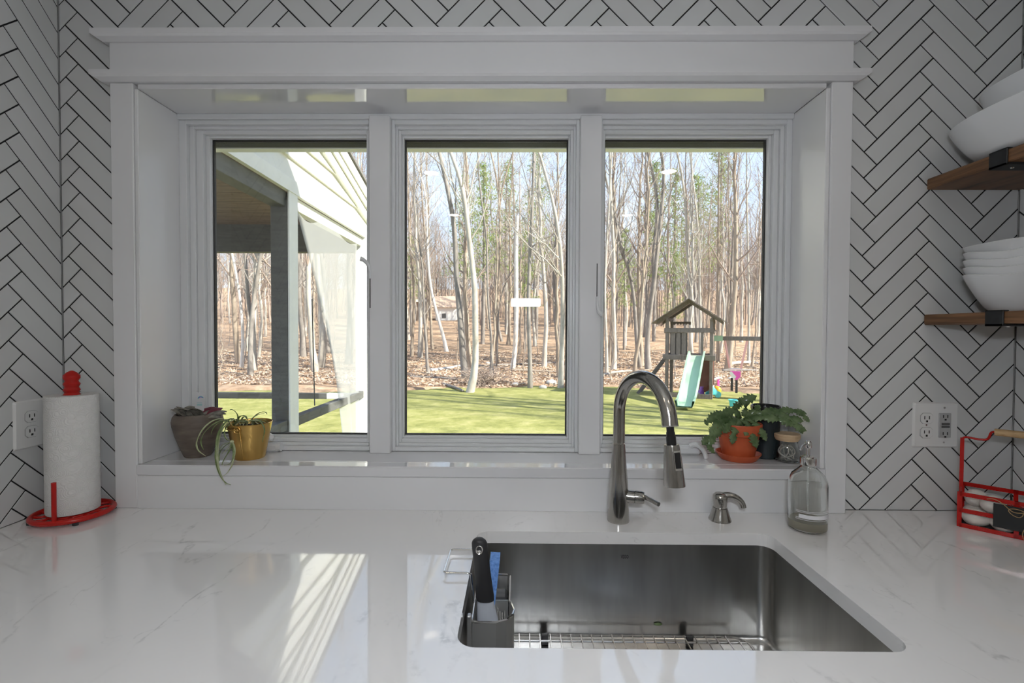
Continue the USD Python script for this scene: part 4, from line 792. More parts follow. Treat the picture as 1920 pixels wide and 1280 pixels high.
for x_, sgn in ((0, 1), (CL, -1)):
    part(eb, 'handle_wire', tube(spline([(x_, CW / 2, 0.218), (x_ + sgn * 0.004, CW / 2, 0.223), (x_ + sgn * 0.018, CW / 2, 0.2235), (x_ + sgn * 0.036, CW / 2, 0.2225), (x_ + sgn * 0.047, CW / 2, 0.225), (x_ + sgn * 0.052, CW / 2, 0.235), (x_ + sgn * 0.055, CW / 2, 0.244), (x_ + sgn * 0.062, CW / 2, 0.246)], 30), 0.0028, 8), redenamel, smooth=60)
part(eb, 'grip', tube([(0.060, CW / 2, 0.246), (0.062, CW / 2, 0.246), (CL - 0.062, CW / 2, 0.246), (CL - 0.060, CW / 2, 0.246)], [0.0080, 0.0090, 0.0090, 0.0080], 18), gripwood, smooth=40, label='turned wooden carrying grip')
sl = thing('slate_tag', 'blank black slate tag hanging from the front rail of the red basket', 'tag', (1.146 + 0.71 * 0.062, -0.112 - 0.704 * 0.062, ZC + 0.043), rz=math.atan2(-0.704, 0.71))
part(sl, 'board', chbox(0.0, 0.085, -0.009, -0.0062, -0.022, 0.036, 0.0008), slate, smooth=False)
part(sl, 'twine', tube(spline([(-0.012, -0.012, 0.044), (0.004, -0.012, 0.046), (0.02, -0.013, 0.036), (0.034, -0.0125, 0.024), (0.052, -0.012, 0.026), (0.07, -0.012, 0.034)], 26), 0.0011, 6), twinem)
part(sl, 'twine_bow', tube(spline([(0.052, -0.0115, 0.026), (0.030, -0.0135, 0.019), (0.026, -0.0125, 0.026), (0.05, -0.0125, 0.030), (0.062, -0.0125, 0.018), (0.055, -0.0125, -0.01), (0.060, -0.0125, -0.045)], 30), 0.001, 6), twinem)
for k, (x_, y_, z_, rzz, lab) in enumerate([(0.032, 0.026, 0.0255, 0.2, 'white hen egg lying at the front left bottom of the red basket'), (0.083, 0.026, 0.0255, 0.5, 'white hen egg on the basket floor left of the slate tag'), (0.062, 0.034, 0.066, 0.9, 'white hen egg on the upper layer beside the slate tag'), (0.026, 0.075, 0.0255, 1.4, 'white hen egg at the back left bottom of the red basket'),
                                            (0.030, 0.068, 0.066, 1.2, 'white hen egg heaped at the back left top of the red basket'), (0.138, 0.026, 0.0255, 0.0, 'white hen egg on the basket floor under the slate tag'), (0.082, 0.080, 0.0255, 0.7, 'white hen egg at the back of the basket floor')]):
    w_ = np.array([1.146, -0.112]) + e1 * x_ + e2 * y_
    eg = trimesh.creation.icosphere(3); v = eg.vertices; v[:, 0] *= 0.029; v[:, 1:] *= 0.0222 * (1 - 0.10 * v[:, :1] / 0.029); eg.vertices = v
    eg = rot(eg, rzz - 0.78, [0, 0, 1]); one('egg', move(eg, w_[0], w_[1], ZC + z_), eggshell, lab, 'egg', group='white eggs in the red basket', smooth=True)

# ------------------------------------------------------------------ recessed ceiling lamps
for (x_, y_, w_) in ((0.98, -1.42, 'right one nearest the window'), (-0.57, -1.45, 'left one nearest the window'), (0.98, -2.6, 'right one farther back'), (-0.57, -2.6, 'left one farther back')):
    cl = thing('ceiling_light', 'recessed round warm ceiling light, ' + w_, 'ceiling light', (x_, y_, ZCEIL), group='recessed warm ceiling lights')
    part(cl, 'trim_ring', lathe([(0.048, -0.001), (0.064, -0.001), (0.063, -0.006), (0.048, -0.008), (0.048, -0.001)], 32), paint)
    part(cl, 'diffuser', lathe([(0, -0.0015), (0.0475, -0.0015), (0.0475, -0.003), (0, -0.003)], 32), lampglow)

# ------------------------------------------------------------------ outdoors: ground
GZ = -0.60
def ground(x, y):
    x, y = np.asarray(x, float), np.asarray(y, float); e = np.maximum(y - 15.0 - 0.9 * np.sin(x * 0.35 + 1.0), 0)
    return GZ + 0.045 * e + 0.00062 * e ** 2
def on_ground(px, py):
    r = _ray(px, py); t = np.linspace(8, 120, 6000); p = EYE + r * t[:, None]; k = np.argmax(p[:, 2] < ground(p[:, 0], p[:, 1])); return p[k] if p[k, 2] < ground(p[k, 0], p[k, 1]) else p[-1]
def grid_mesh(xs, ys, zf):
    X, Y = np.meshgrid(xs, ys); Z = zf(X, Y); v = np.stack([X, Y, Z], -1).reshape(-1, 3); n = len(xs); i, j = np.meshgrid(np.arange(len(ys) - 1), np.arange(n - 1), indexing='ij'); a = (i * n + j).ravel()
    return trimesh.Trimesh(v, np.vstack([np.c_[a, a + 1, a + n + 1], np.c_[a, a + n + 1, a + n]]), process=False)
def edge_y(x): return 15.4 + 0.9 * np.sin(x * 0.35 + 1.0) + 0.25 * np.sin(x * 2.1)
def lawn_z(X, Y): return ground(X, Y) + 0.015 * (meshkit.fbm(np.stack([X * 0.6, Y * 0.6, X * 0], -1), 3) - 0.5) + np.where(Y > edge_y(X), -0.25, 0.0)
def wood_z(X, Y): return ground(X, Y) + 0.10 * (meshkit.fbm(np.stack([X * 0.8, Y * 0.8, X * 0 + 9], -1), 4) - 0.5) + np.where(Y < edge_y(X), -0.3, 0.02)
struct('lawn', grid_mesh(np.linspace(-40, 40, 161), np.r_[np.linspace(0.2, 10, 15), np.linspace(10.4, 19, 50)], lawn_z), lawnm, smooth=True)
struct('woodland_floor', grid_mesh(np.linspace(-95, 95, 230), np.r_[np.linspace(13.5, 30, 70), np.linspace(30.6, 130, 90)], wood_z), litterm, smooth=True)

# ------------------------------------------------------------------ the storey above and the eave that shades the porch
struct('wall_back', chbox(-9.0, 6.0, 0.02, 0.20, ZCEIL + 0.16, 6.7, 0), sidingm, smooth=False)
struct('roof', yz(prism(Polygon([(-6.0, 9.2), (0.62, 6.55), (0.62, 6.75), (-6.0, 9.4)]), 15.0)).apply_translation([-9.0, 0, 0]), shingle, smooth=False)

# ------------------------------------------------------------------ porch on the left
PX, PY1 = -2.0, 5.12
po = thing('porch', 'cream sided porch with open screened bays and shade-darkened timber inside, seen through the left pane', 'porch', (0, 0, 0))
rake = lambda y: 3.24 - 0.262 * (y - 3.58)
def clip_board(z0, z1):
    g = sbox(0.25, z0, PY1 + 1.2, z1); cut = Polygon([(0.2, -1), (9, -1), (9, rake(9)), (0.2, rake(0.2))]); return g.intersection(cut)
for k in range(8):
    z0 = 2.755 + 0.19 * k; g = clip_board(z0, z0 + 0.20)
    if g.is_empty or g.geom_type != 'Polygon': continue
    m = yz(prism(g, 0.034)); v = m.vertices; v[:, 0] = PX - 0.034 + v[:, 0] * np.clip(1.0 - 0.92 * (v[:, 2] - z0) / 0.2, 0.06, 1); m.vertices = v
    part(po, 'siding_board', m, sidingm, smooth=False)
part(po, 'header_board', yz(prism(clip_board(2.635, 2.752), 0.04)).apply_translation([PX - 0.03, 0, 0]), whitewood, smooth=False)
for k, (dz0, dz1, xo) in enumerate(((0.0, 0.11, 0.03), (0.11, 0.20, 0.055), (0.20, 0.34, 0.075))):
    ya, yb = 0.25, 6.3
    g = Polygon([(ya, rake(ya) + dz0), (yb, rake(yb) + dz0), (yb, rake(yb) + dz1 - 0.006), (ya, rake(ya) + dz1 - 0.006)])
    part(po, 'rake_board', yz(prism(g, 0.05 + xo)).apply_translation([PX - 0.05, 0, 0]), whitewood if k != 1 else sidingm, smooth=False)
g = Polygon([(0.2, rake(0.2) + 0.34), (6.35, rake(6.35) + 0.34), (6.35, rake(6.35) + 0.38), (0.2, rake(0.2) + 0.38)])
part(po, 'roof_deck', yz(prism(g, 6.0)).apply_translation([PX - 5.9, 0, 0]), shingle, smooth=False)
for k in range(26):
    y0 = 0.3 + k * 0.19; g = Polygon([(y0, rake(y0) - 0.03), (y0 + 0.184, rake(y0 + 0.184) - 0.03), (y0 + 0.184, rake(y0 + 0.184)), (y0, rake(y0))])
    part(po, 'ceiling_board', yz(prism(g, 4.3)).apply_translation([PX - 4.4, 0, 0]), porchceil, smooth=False)
def post(name, x0, x1, y0, y1, z0, z1, face, lab=None):
    part(po, name, chbox(x0, x1, y0, y1, z0, z1, 0.006), face, smooth=False, label=lab)
ya = EYE[1] + 2.0 / ((969.6 - 541) / FPX); yb = EYE[1] + 2.0 / ((969.6 - 557) / FPX)
part(po, 'beam', chbox(PX - 0.16, PX - 0.036, 0.25, yb, 2.50, 2.634, 0.004), porchdark, smooth=False); part(po, 'beam', chbox(PX - 0.12, PX - 0.036, yb + 0.001, PY1 - 0.15, 2.52, 2.634, 0.004), whitewood, smooth=False)  # one beam in two colours, its near length darkened as if in shade
post('post', PX - 0.165, PX - 0.012, ya, yb, -0.6, 2.56, porchdark, 'near post coloured dark as its shaded side'); part(po, 'post_cladding', chbox(PX - 0.0119, PX + 0.004, ya - 0.004, yb, -0.6, 2.64, 0.003), whitewood, smooth=False, label='outer face of the near post, coloured white as its lit side')  # face away from the sun coloured dark, sunlit face a separate white piece
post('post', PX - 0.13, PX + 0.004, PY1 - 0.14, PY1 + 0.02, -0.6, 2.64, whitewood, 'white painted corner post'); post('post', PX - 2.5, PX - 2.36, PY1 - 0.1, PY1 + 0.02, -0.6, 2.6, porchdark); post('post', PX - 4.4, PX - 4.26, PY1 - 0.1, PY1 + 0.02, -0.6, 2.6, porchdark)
part(po, 'beam', chbox(PX - 4.4, PX - 0.14, PY1 - 0.06, PY1 + 0.06, 2.46, 2.95, 0.004), porchdark, smooth=False)
part(po, 'rail', chbox(PX - 4.3, PX - 0.55, PY1 - 0.05, PY1 + 0.04, 0.50, 0.575, 0.004), porchdark, smooth=False); part(po, 'rail', chbox(PX - 0.549, PX - 0.14, PY1 - 0.05, PY1 + 0.04, 0.50, 0.575, 0.004), whitewood, smooth=False, label='white end of the porch rail, the rest coloured dark for shade')  # a single rail split in two, porch shade painted on the left length
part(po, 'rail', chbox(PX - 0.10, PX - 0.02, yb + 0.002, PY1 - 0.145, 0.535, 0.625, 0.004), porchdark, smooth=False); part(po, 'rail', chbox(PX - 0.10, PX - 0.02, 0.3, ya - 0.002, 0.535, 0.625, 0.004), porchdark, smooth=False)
part(po, 'floor_deck', chbox(PX - 4.4, PX - 0.02, 0.3, PY1 + 0.05, -0.52, -0.42, 0.004), porchdark, smooth=False)
part(po, 'mesh_cord', tube([on_x(585, 560, PX - 0.06), on_x(590, 760, PX - 0.06)], 0.006, 6), porchdark)
# the torn sheet of insect screen
def sheet():
    U, V = 26, 26; P = []
    for i in range(U):
        u_ = i / (U - 1)
        for j in range(V):
            w_ = j / (V - 1)
            top = np.array([559 + (672 - 559) * u_, 392 + 60 * u_ + 10 * math.sin(u_ * 9) + 16 * u_ * (1 - u_)]); bot = np.array([648 + (674 - 648) * u_, 830 + 4 * u_])
            q_ = top * (1 - w_) + bot * w_; q_[0] += (-18 * math.sin(math.pi * w_) * (1 - u_)) if False else 8 * (1 - u_) * math.sin(math.pi * w_)
            p_ = on_x(q_[0], q_[1], PX - 0.02); p_[0] += 0.03 * math.sin(u_ * 11 + w_ * 3) * w_ - 0.02; P.append(p_)
    P = np.array(P); F = []
    for i in range(U - 1):
        for j in range(V - 1): a = i * V + j; F += [[a, a + 1, a + V + 1], [a, a + V + 1, a + V]]
    n_ = len(P); P2 = P + [0.002, 0, 0]; F = np.array(F)
    return trimesh.Trimesh(np.vstack([P, P2]), np.vstack([F, F[:, ::-1] + n_]), process=False)
one('torn_screen', sheet(), screenm, 'torn sheet of pale insect screen hanging from the porch header', 'screen', smooth=True)

# ------------------------------------------------------------------ trees
def bend(path, n): return spline(path, n)
def branches(rng, path, rad, count, start=0.35, len_f=0.28, depth=2, sides=4, spread=0.75):
    out = []; n = len(path); H = np.linalg.norm(path[-1] - path[0])
    for _ in range(count):
        q_ = start + (1 - start) * rng.random() ** 0.9; i = min(int(q_ * (n - 1)), n - 2); p_ = path[i]; t_ = path[i + 1] - path[i]; t_ /= np.linalg.norm(t_)
        a = rng.uniform(0, 2 * np.pi); o = np.array([math.cos(a), math.sin(a), 0.15]); d = t_ * rng.uniform(0.55, 1.0) + o * spread * rng.uniform(0.5, 1.0); d /= np.linalg.norm(d)
        l_ = H * len_f * rng.uniform(0.45, 1.0) * (1.15 - q_ * 0.7); r_ = max(rad[i] * rng.uniform(0.25, 0.5), 0.008)
        out += limb(rng, p_, d, l_, r_, depth, sides)
    return out
def limb(rng, p_, d, l_, r_, depth, sides):
    k = 5 if depth > 1 else 3; pts = [p_]; dd = d.copy()
    for _ in range(k - 1):
        dd = dd + rng.normal(0, 0.16, 3) + [0, 0, 0.10]; dd /= np.linalg.norm(dd); pts.append(pts[-1] + dd * l_ / (k - 1))
    rr = np.linspace(r_, max(r_ * 0.25, 0.004), k); out = [tube(pts, rr, sides if depth > 1 else 3, caps=False)]
    if depth > 0:
        for _ in range(3 if depth > 1 else 3):
            i = rng.integers(1, k); dir_ = pts[i] - pts[i - 1]; dir_ /= np.linalg.norm(dir_); nd = dir_ + rng.normal(0, 0.5, 3) + [0, 0, 0.15]; nd /= np.linalg.norm(nd)
            out += limb(rng, pts[i], nd, l_ * rng.uniform(0.35, 0.6), rr[i] * 0.6, depth - 1, sides)
    return out
def build_tree(name, label, catg, path, rad, bk, rng, count, loc, group=None, twig=None, **kw):
    t_ = thing(name, label, catg, loc, group=group); part(t_, 'trunk', tube(path, rad, 8), bk, smooth=True)
    br_ = branches(rng, path, rad, count, **kw)
    if br_: part(t_, 'branches', cat(*br_), twig or bk, smooth=True, kind='stuff')
    return t_
def traced(name, label, pxs, wpx, bk, seed, count=16, extra=6.0, y=None, twig=None, start=0.3, twin=None, depth=2):
    b_ = on_ground(*pxs[0]) if y is None else on_y(*pxs[0], y); Y = b_[1]; rng = np.random.default_rng(seed); b_[2] = float(ground(b_[0], b_[1])) - 0.05
    P = [b_] + [on_y(x, yy, Y + 0.12 * math.sin(i * 1.7 + seed)) for i, (x, yy) in enumerate(pxs[1:], 1)]
    d = P[-1] - P[-2]; d /= np.linalg.norm(d)
    if extra > 0:
        d = d + [0, 0, 0.5]; d /= np.linalg.norm(d); P.append(P[-1] + d * extra)
    P = np.array(P) - b_; path = spline(P, 26); r0 = 1.2 * wpx / FPX * (Y + 1.367) / 2; zz = path[:, 2] / max(path[-1, 2], 1e-6)
    rad = r0 * (1.0 - (0.78 if extra > 0 else 0.15) * np.clip(zz, 0, 1)) ; rad[0] *= 1.3; rad[1] *= 1.12
    t_ = build_tree(name, label, 'tree', path, rad, bk, rng, count, b_, twig=twig, start=start, depth=depth)
    if twin is not None:
        for tw in twin:
            Q = [on_y(x, yy, Y + 0.25) for x, yy in tw]; d = Q[-1] - Q[-2]; d /= np.linalg.norm(d); Q.append(Q[-1] + d * extra * 0.8); Q = np.array(Q) - b_; p2 = spline(Q, 20); rd = np.linspace(r0 * 0.75, r0 * 0.18, 20)
            m = part(t_, 'trunk', tube(p2, rd, 8), bk, smooth=True); part(t_, 'branches', cat(*branches(rng, p2, rd, count // 2, start=start)), twig or bk, smooth=True, kind='stuff')
    return t_
traced('tree', 'pale tree at the lawn edge, right stem of the leaning pair in the middle pane', [(881, 735), (891, 680), (891, 600), (890, 541), (884, 483), (877, 424), (867, 354), (844, 283)], 11, barkpale, 1, 18)
traced('tree', 'grey trunk just behind the pale stem in the middle pane, leaning left towards the top', [(874, 712), (867, 657), (862, 587), (856, 518), (851, 424), (839, 354), (823, 283)], 10.5, barkgrey, 2, 16)
traced('birch_tree', 'straight white birch snag with its top broken off in the middle pane', [(961, 692), (968, 600), (968, 518), (970, 405)], 7, barkwhite, 3, 3, extra=0, start=0.6, depth=1)
traced('tree', 'grey upright tree right of the white birch snag', [(994, 727), (993, 657), (991, 563), (994, 471), (998.5, 377), (1001, 283)], 7, barkgrey, 4, 14)
traced('tree', 'pale tree beside the right edge of the middle pane', [(1051, 727), (1054, 640), (1055, 563), (1051, 471), (1041, 400), (1015, 300)], 8, barkpale, 5, 16)
traced('birch_tree', 'slender white birch leaning left in front of the far white house', [(838, 660), (822, 598), (808, 540), (804, 506), (800, 400), (797, 361), (785, 320)], 5.2, barkwhite, 6, 14)
traced('tree', 'thin tan tree at the left edge of the middle pane', [(772, 668), (775, 600), (776, 540), (771, 483), (766, 389), (764, 300)], 5, barktan, 7, 12)
traced('tree', 'thin tan tree left of the leaning white birch', [(811, 655), (807, 575), (803, 500), (795, 424), (790, 330)], 4.5, barktan, 8, 14)
traced('tree', 'slender brown tree between the pale pair and the birch snag', [(919, 706), (919, 610), (914, 541), (912, 447), (900, 354), (896, 283)], 4.2, barkgrey, 9, 12)
traced('tree', 'brown tree forking high up in the centre of the middle pane', [(933, 682), (931, 598), (936, 500), (937, 424), (935, 330)], 4.5, barktan, 10, 16, start=0.55, twin=[[(936, 410), (945, 340), (957, 300)], [(936, 380), (928, 320), (920, 285)]])
traced('sapling', 'bare sapling arching over to the right in the middle pane', [(930, 690), (934, 600), (942, 548), (961, 506), (994, 466), (1043, 438)], 2.4, barkgrey, 11, 4, extra=0, start=0.7, depth=1)
traced('tree', 'dark grey tree leaning left across the right pane', [(1200, 690), (1191, 591), (1178, 504), (1167, 470), (1155, 412), (1142, 361), (1134, 326)], 6.5, barkgrey, 12, 12)
traced('tree', 'thick forked grey tree left of the playset', [(1216, 694), (1221, 564), (1227, 520), (1235, 447), (1242, 377), (1244, 318), (1240, 286)], 9, barkgrey, 13, 14, twin=[[(1226, 520), (1225, 483), (1232, 377), (1222, 318), (1214, 283)]])
traced('tree', 'pale tree near the left edge of the right pane', [(1151, 694), (1151, 600), (1150, 531), (1151, 494), (1148, 420), (1143, 290)], 7, barkpale, 14, 14)
traced('tree', 'pale tree rising behind the playset roof, left one', [(1294, 690), (1294, 620), (1293, 553), (1288, 447), (1282, 354), (1269, 283)], 6, barkpale, 15, 14)
traced('tree', 'pale tree rising behind the playset roof, middle one', [(1313, 684), (1313, 620), (1312, 553), (1307, 412), (1298, 330), (1294, 290)], 5.2, barkpale, 16, 14)
traced('tree', 'tan tree rising behind the right end of the playset roof', [(1346, 680), (1346, 620), (1346, 541), (1347, 424), (1348, 286)], 5, barktan, 17, 14)
traced('tree', 'thin grey tree above the swing ropes', [(1372, 676), (1371, 600), (1371, 530), (1377, 400), (1379, 295)], 4.4, barkgrey, 18, 14)
traced('tree', 'pale tree above the swing beam at the far right', [(1404, 684), (1404, 620), (1404, 553), (1401, 424), (1400, 295)], 4.2, barkpale, 19, 14)
traced('sapling', 'crooked grey sapling between the forked tree and the playset', [(1264, 680), (1263, 600), (1262, 553), (1251, 494), (1244, 455), (1252, 420)], 3.6, barkgrey, 20, 8, extra=2.0)
traced('tree', 'pale tree hugging the left edge of the right pane', [(1137, 700), (1136, 620), (1134, 553), (1138, 447), (1143, 360)], 5, barkpale, 21, 12)
traced('tree', 'stout pale tree seen through the porch behind the dark post', [(600, 690), (606, 620), (602, 560), (596, 500), (590, 430), (584, 360)], 12, barkpale, 22, 14)
traced('tree', 'dark forked tree seen through the open porch bay', [(470, 705), (470, 640), (474, 580), (482, 520), (490, 470), (500, 420)], 8, barkgrey, 23, 14, twin=[[(472, 600), (464, 540), (460, 480), (455, 430)]])
traced('birch_tree', 'pale birch left in the open porch bay', [(452, 690), (455, 620), (450, 560), (440, 500), (425, 430)], 5, barkwhite, 24, 12)

# the rest of the woods: six kinds of bare tree, three pines, copied with their own turn and size
protos = []
rng = np.random.default_rng(40)
BK = ['pale', 'dark grey', 'tan', 'pale', 'dark grey', 'tan']
def tree_label(k, x, y):
    p_ = 969.6 + x / (y + 1.37) * FPX; w_ = 'left' if p_ < 712 else 'middle' if p_ < 1107 else 'right'; d_ = 'nearer' if y < 30 else 'distant' if y < 48 else 'farthest'
    return f'{BK[k % 6]} bare tree among the {d_} woods seen through the {w_} pane', f'{d_} {BK[k % 6]} bare trees in the {w_} pane'
def proto_tree(k):
    H = [13, 15, 11, 14, 12, 16][k]; n = 16; z = np.linspace(0, H, n); w_ = rng.normal(0, 0.10, (n, 2)).cumsum(0) * 0.6; lean = rng.normal(0, 0.05, 2)
    path = np.c_[w_[:, 0] + lean[0] * z, w_[:, 1] + lean[1] * z, z]; path[:, :2] -= path[0, :2]; rad = [0.10, 0.13, 0.07, 0.11, 0.085, 0.14][k] * (1 - 0.85 * z / H); rad[0] *= 1.3
    return path, rad, [barkpale, barkgrey, barktan, barkpale, barkgrey, barktan][k]
spots = []
def free(x, y, dmin):
    return all((x - a) ** 2 + (y - b) ** 2 > dmin ** 2 for a, b in spots)
tries = 0
while len(spots) < 210 and tries < 20000:
    tries += 1; y = 18.5 + 62 * rng.random() ** 1.25; d = y + 1.37; x = rng.uniform(-0.72, 0.58) * d
    if not free(x, y, 0.9 + 0.012 * y): continue
    pxx = 969.6 + x / d * FPX
    if 1238 < pxx < 1280 and y < 45 and rng.random() < 0.7: continue
    if 815 < pxx < 858 and y < 62: continue
    if 425 < pxx < 455 and rng.random() < 0.6: continue
    spots.append((x, y))
for k, (x, y) in enumerate(spots):
    z = float(ground(x, y)) - 0.06
    if k < 6:
        path, rad, bk = proto_tree(k); lt_, gt_ = tree_label(k, x, y); protos.append(build_tree('bare_tree', lt_, 'tree', path, rad, bk, np.random.default_rng(60 + k), 26, (x, y, z), group=gt_, start=0.28, len_f=0.30, twig=twigm if k % 2 else bk))
    else: dup(protos[k % 6], (x, y, z), rng.uniform(0, 6.28), tree_label(k, x, y)[0], 'tree', tree_label(k, x, y)[1], scale=rng.uniform(0.75, 1.25))
tk = uniq('/World', 'distant_thicket'); pi_ = UsdGeom.PointInstancer.Define(stage, tk); tag(tk, 'hazy brown thicket of bare trees on the far rise beyond the woods', 'thicket', kind='stuff')
pp, ii, oo, ss = [], [], [], []; UsdGeom.Scope.Define(stage, tk + '/kinds'); rp = np.random.default_rng(77)
for k in range(4):
    path, rad, bk = proto_tree(k); ms_ = [tube(path, np.maximum(rad, 0.03), 5)] + branches(rp, path, rad, 30, start=0.2, len_f=0.34, depth=2, sides=3)
    usdkit.mesh(stage, tk + f'/kinds/bare_tree_{k:03d}' if k else tk + '/kinds/bare_tree', cat(*ms_), [barktan, twigm, barkgrey, twigm][k], smooth=True)
    pi_.CreatePrototypesRel().AddTarget(tk + f'/kinds/bare_tree_{k:03d}' if k else tk + '/kinds/bare_tree')
for _ in range(620):
    y = rp.uniform(50, 112); x = rp.uniform(-0.75, 0.6) * y; p_ = 969.6 + x / (y + 1.4) * FPX
    if (818 < p_ < 856 and y < 64) or (1240 < p_ < 1275 and rp.random() < 0.6): continue
    a = rp.uniform(0, 6.28); pp.append(Gf.Vec3f(float(x), float(y), float(ground(x, y)) - 0.1)); ii.append(int(rp.integers(0, 4))); oo.append(Gf.Quath(float(math.cos(a / 2)), 0.0, 0.0, float(math.sin(a / 2)))); q_ = float(rp.uniform(0.65, 1.15)); ss.append(Gf.Vec3f(q_, q_, q_))
pi_.CreatePositionsAttr(pp); pi_.CreateProtoIndicesAttr(ii); pi_.CreateOrientationsAttr(oo); pi_.CreateScalesAttr(ss)
# trees beside the garden, whose shadows lie across the lawn
for k, (x, y) in enumerate(((12.0, 7.8), (16.5, 4.6), (19.0, 7.4), (13.5, 10.2), (23, 4.0), (15, 6.2), (18, 2.6), (26, 6.8))):
    dup(protos[k % 6], (x, y, GZ - 0.05), 1.3 * k, 'tall bare tree beside the garden to the right of the playset', 'tree', 'bare trees right of the garden', scale=1.35)
# undergrowth
def pane_of(x, y): p_ = 969.6 + x / (y + 1.37) * FPX; return 'left' if p_ < 712 else 'middle' if p_ < 1107 else 'right'
saps = []
def sap_label(x, y):
    d_ = 'nearest' if y < 21 else 'farther'; w_ = pane_of(x, y); return f'thin bare sapling in the {d_} leaf litter, seen through the {w_} pane', f'{d_} thin saplings in the {w_} pane'
for k in range(90):
    y = 17 + 24 * rng.random() ** 1.3; d = y + 1.37; x = rng.uniform(-0.70, 0.55) * d; z = float(ground(x, y)) - 0.03
    if 815 < 969.6 + x / d * FPX < 858: continue
    if len(saps) < 4:
        H = rng.uniform(2.2, 4.2); zz = np.linspace(0, H, 9); path = np.c_[rng.normal(0, 0.05, 9).cumsum(), rng.normal(0, 0.05, 9).cumsum(), zz]; path[:, :2] -= path[0, :2]
        saps.append(build_tree('sapling', sap_label(x, y)[0], 'sapling', path, np.linspace(0.022, 0.006, 9), [barkgrey, barktan][len(saps) % 2], np.random.default_rng(90 + k), 9, (x, y, z), group=sap_label(x, y)[1], start=0.2, len_f=0.35, depth=1, twig=twigm))
    else: dup(saps[k % 4], (x, y, z), rng.uniform(0, 6.28), sap_label(x, y)[0], 'sapling', sap_label(x, y)[1], scale=rng.uniform(0.7, 1.3))
def foliage(rng_, H, layers, r0, z0, per, tuft=0.16):
    V, F = [], []
    for i in range(layers):
        q_ = i / max(layers - 1, 1); z = z0 + (H - z0) * q_; r = r0 * (1 - q_ * 0.8)
        for b in range(6):
            a = rng_.uniform(0, 6.28); ln = r * rng_.uniform(0.6, 1.0)
            for s_ in range(per):
                t_ = rng_.random() ** 0.7; c = np.array([math.cos(a) * ln * t_, math.sin(a) * ln * t_, z + 0.12 * ln * t_ + rng_.normal(0, 0.10)]) + rng_.normal(0, 0.12, 3)
                for _ in range(3):
                    d = rng_.normal(0, 1, 3); d /= np.linalg.norm(d); e = np.cross(d, rng_.normal(0, 1, 3)); e /= np.linalg.norm(e); k = len(V)
                    V += [c + d * tuft, c - d * tuft * 0.3 + e * tuft * 0.28, c - d * tuft * 0.3 - e * tuft * 0.28]; F.append([k, k + 1, k + 2])
    return trimesh.Trimesh(np.array(V), np.array(F), process=False)
pines = []
for k, (pxx, y, s_) in enumerate(((905, 34, 1.0), (870, 42, 1.1), (1005, 38, 1.0), (950, 44, 1.2), (1262, 40, 1.0), (1225, 36, 0.9), (1305, 48, 1.2), (1170, 30, 0.55), (985, 29, 0.5), (1265, 27, 0.45), (770, 40, 0.6), (1345, 44, 1.2))):
    x = (pxx - 969.6) / FPX * (y + 1.367); z = float(ground(x, y)) - 0.05
    sz = 'small' if s_ < 0.7 else 'tall'; LP = f'{sz} green pine among the bare trees, seen through the {pane_of(x, y)} pane'; GP = f'{sz} pines in the {pane_of(x, y)} pane'
    if len(pines) < 3:
        r_ = np.random.default_rng(120 + k); H = 13 + k; t_ = thing('pine_tree', LP, 'tree', (x, y, z), group=GP)
        part(t_, 'trunk', tube(np.array([(0, 0, 0), (0.1, 0, H * 0.5), (0.05, 0.05, H)]), [0.16, 0.11, 0.03], 8), barkgrey, smooth=True); part(t_, 'needles', foliage(r_, H, 15 + 2 * k, 2.6, H * 0.38, 17, 0.13), needle, smooth=False, kind='stuff'); pines.append(t_)
    else: dup(pines[k % 3], (x, y, z), 1.1 * k, LP, 'tree', GP, scale=s_)
# fallen logs, rocks, brush
def log(px0, px1, r, label, bk):
    a, b = on_ground(*px0), on_ground(*px1); rngl = np.random.default_rng(int(px0[0])); m_ = (a + b) / 2
    for p_ in (a, b, m_): p_[2] = float(ground(p_[0], p_[1])) + r * 0.8
    P = spline(np.array([a, m_ + rngl.normal(0, 0.05, 3), b]), 14); one('fallen_log', tube(P, np.linspace(r, r * 0.6, 14) * (1 + rngl.normal(0, 0.06, 14)), 8), bk, label, 'log', smooth=True)
log((805, 697), (862, 688), 0.085, 'long pale fallen log left of the leaning tree pair', barkwhite)
log((770, 708), (865, 712), 0.05, 'thin grey fallen branch below the long pale log', barkgrey)
log((830, 722), (868, 735), 0.06, 'dark fallen branch at the foot of the leaning tree pair', barkgrey)
log((895, 688), (1045, 682), 0.05, 'dark fallen pole behind the birch snag', barkgrey)
log((958, 696), (1050, 700), 0.07, 'tan fallen log behind the birch snag and grey tree', barktan)
log((1355, 698), (1420, 697), 0.08, 'grey fallen log behind the swing', barkgrey)
log((1362, 686), (1420, 683), 0.09, 'pale fallen log higher up behind the swing', barkwhite)
log((1130, 705), (1215, 700), 0.06, 'pale fallen branch at the left of the right pane', barkpale)
for k, (a, b, s_, lab) in enumerate(((1034, 720, 0.20, 'pale field stone at the lawn edge near the right of the middle pane'), (1018, 728, 0.14, 'small pale stone in the lawn edge right of the grey tree'), (966, 722, 0.13, 'pale stone in the leaf litter below the birch snag'), (915, 682, 0.12, 'small pale stone near the slender brown tree'), (1370, 712, 0.13, 'pale stone behind the swing seat'))):
    p_ = on_ground(a, b); r_ = np.random.default_rng(k); m = trimesh.creation.icosphere(2); m.vertices *= (1 + 0.25 * (meshkit.noise(m.vertices * 1.7 + k * 5) - 0.5))[:, None] * np.array([s_, s_ * 0.8, s_ * 0.55]); one('stone', move(m, p_[0], p_[1], float(ground(p_[0], p_[1])) + s_ * 0.3), rockm, lab, 'stone', smooth=True)
bx_ = on_ground(906, 722); rb = np.random.default_rng(5)
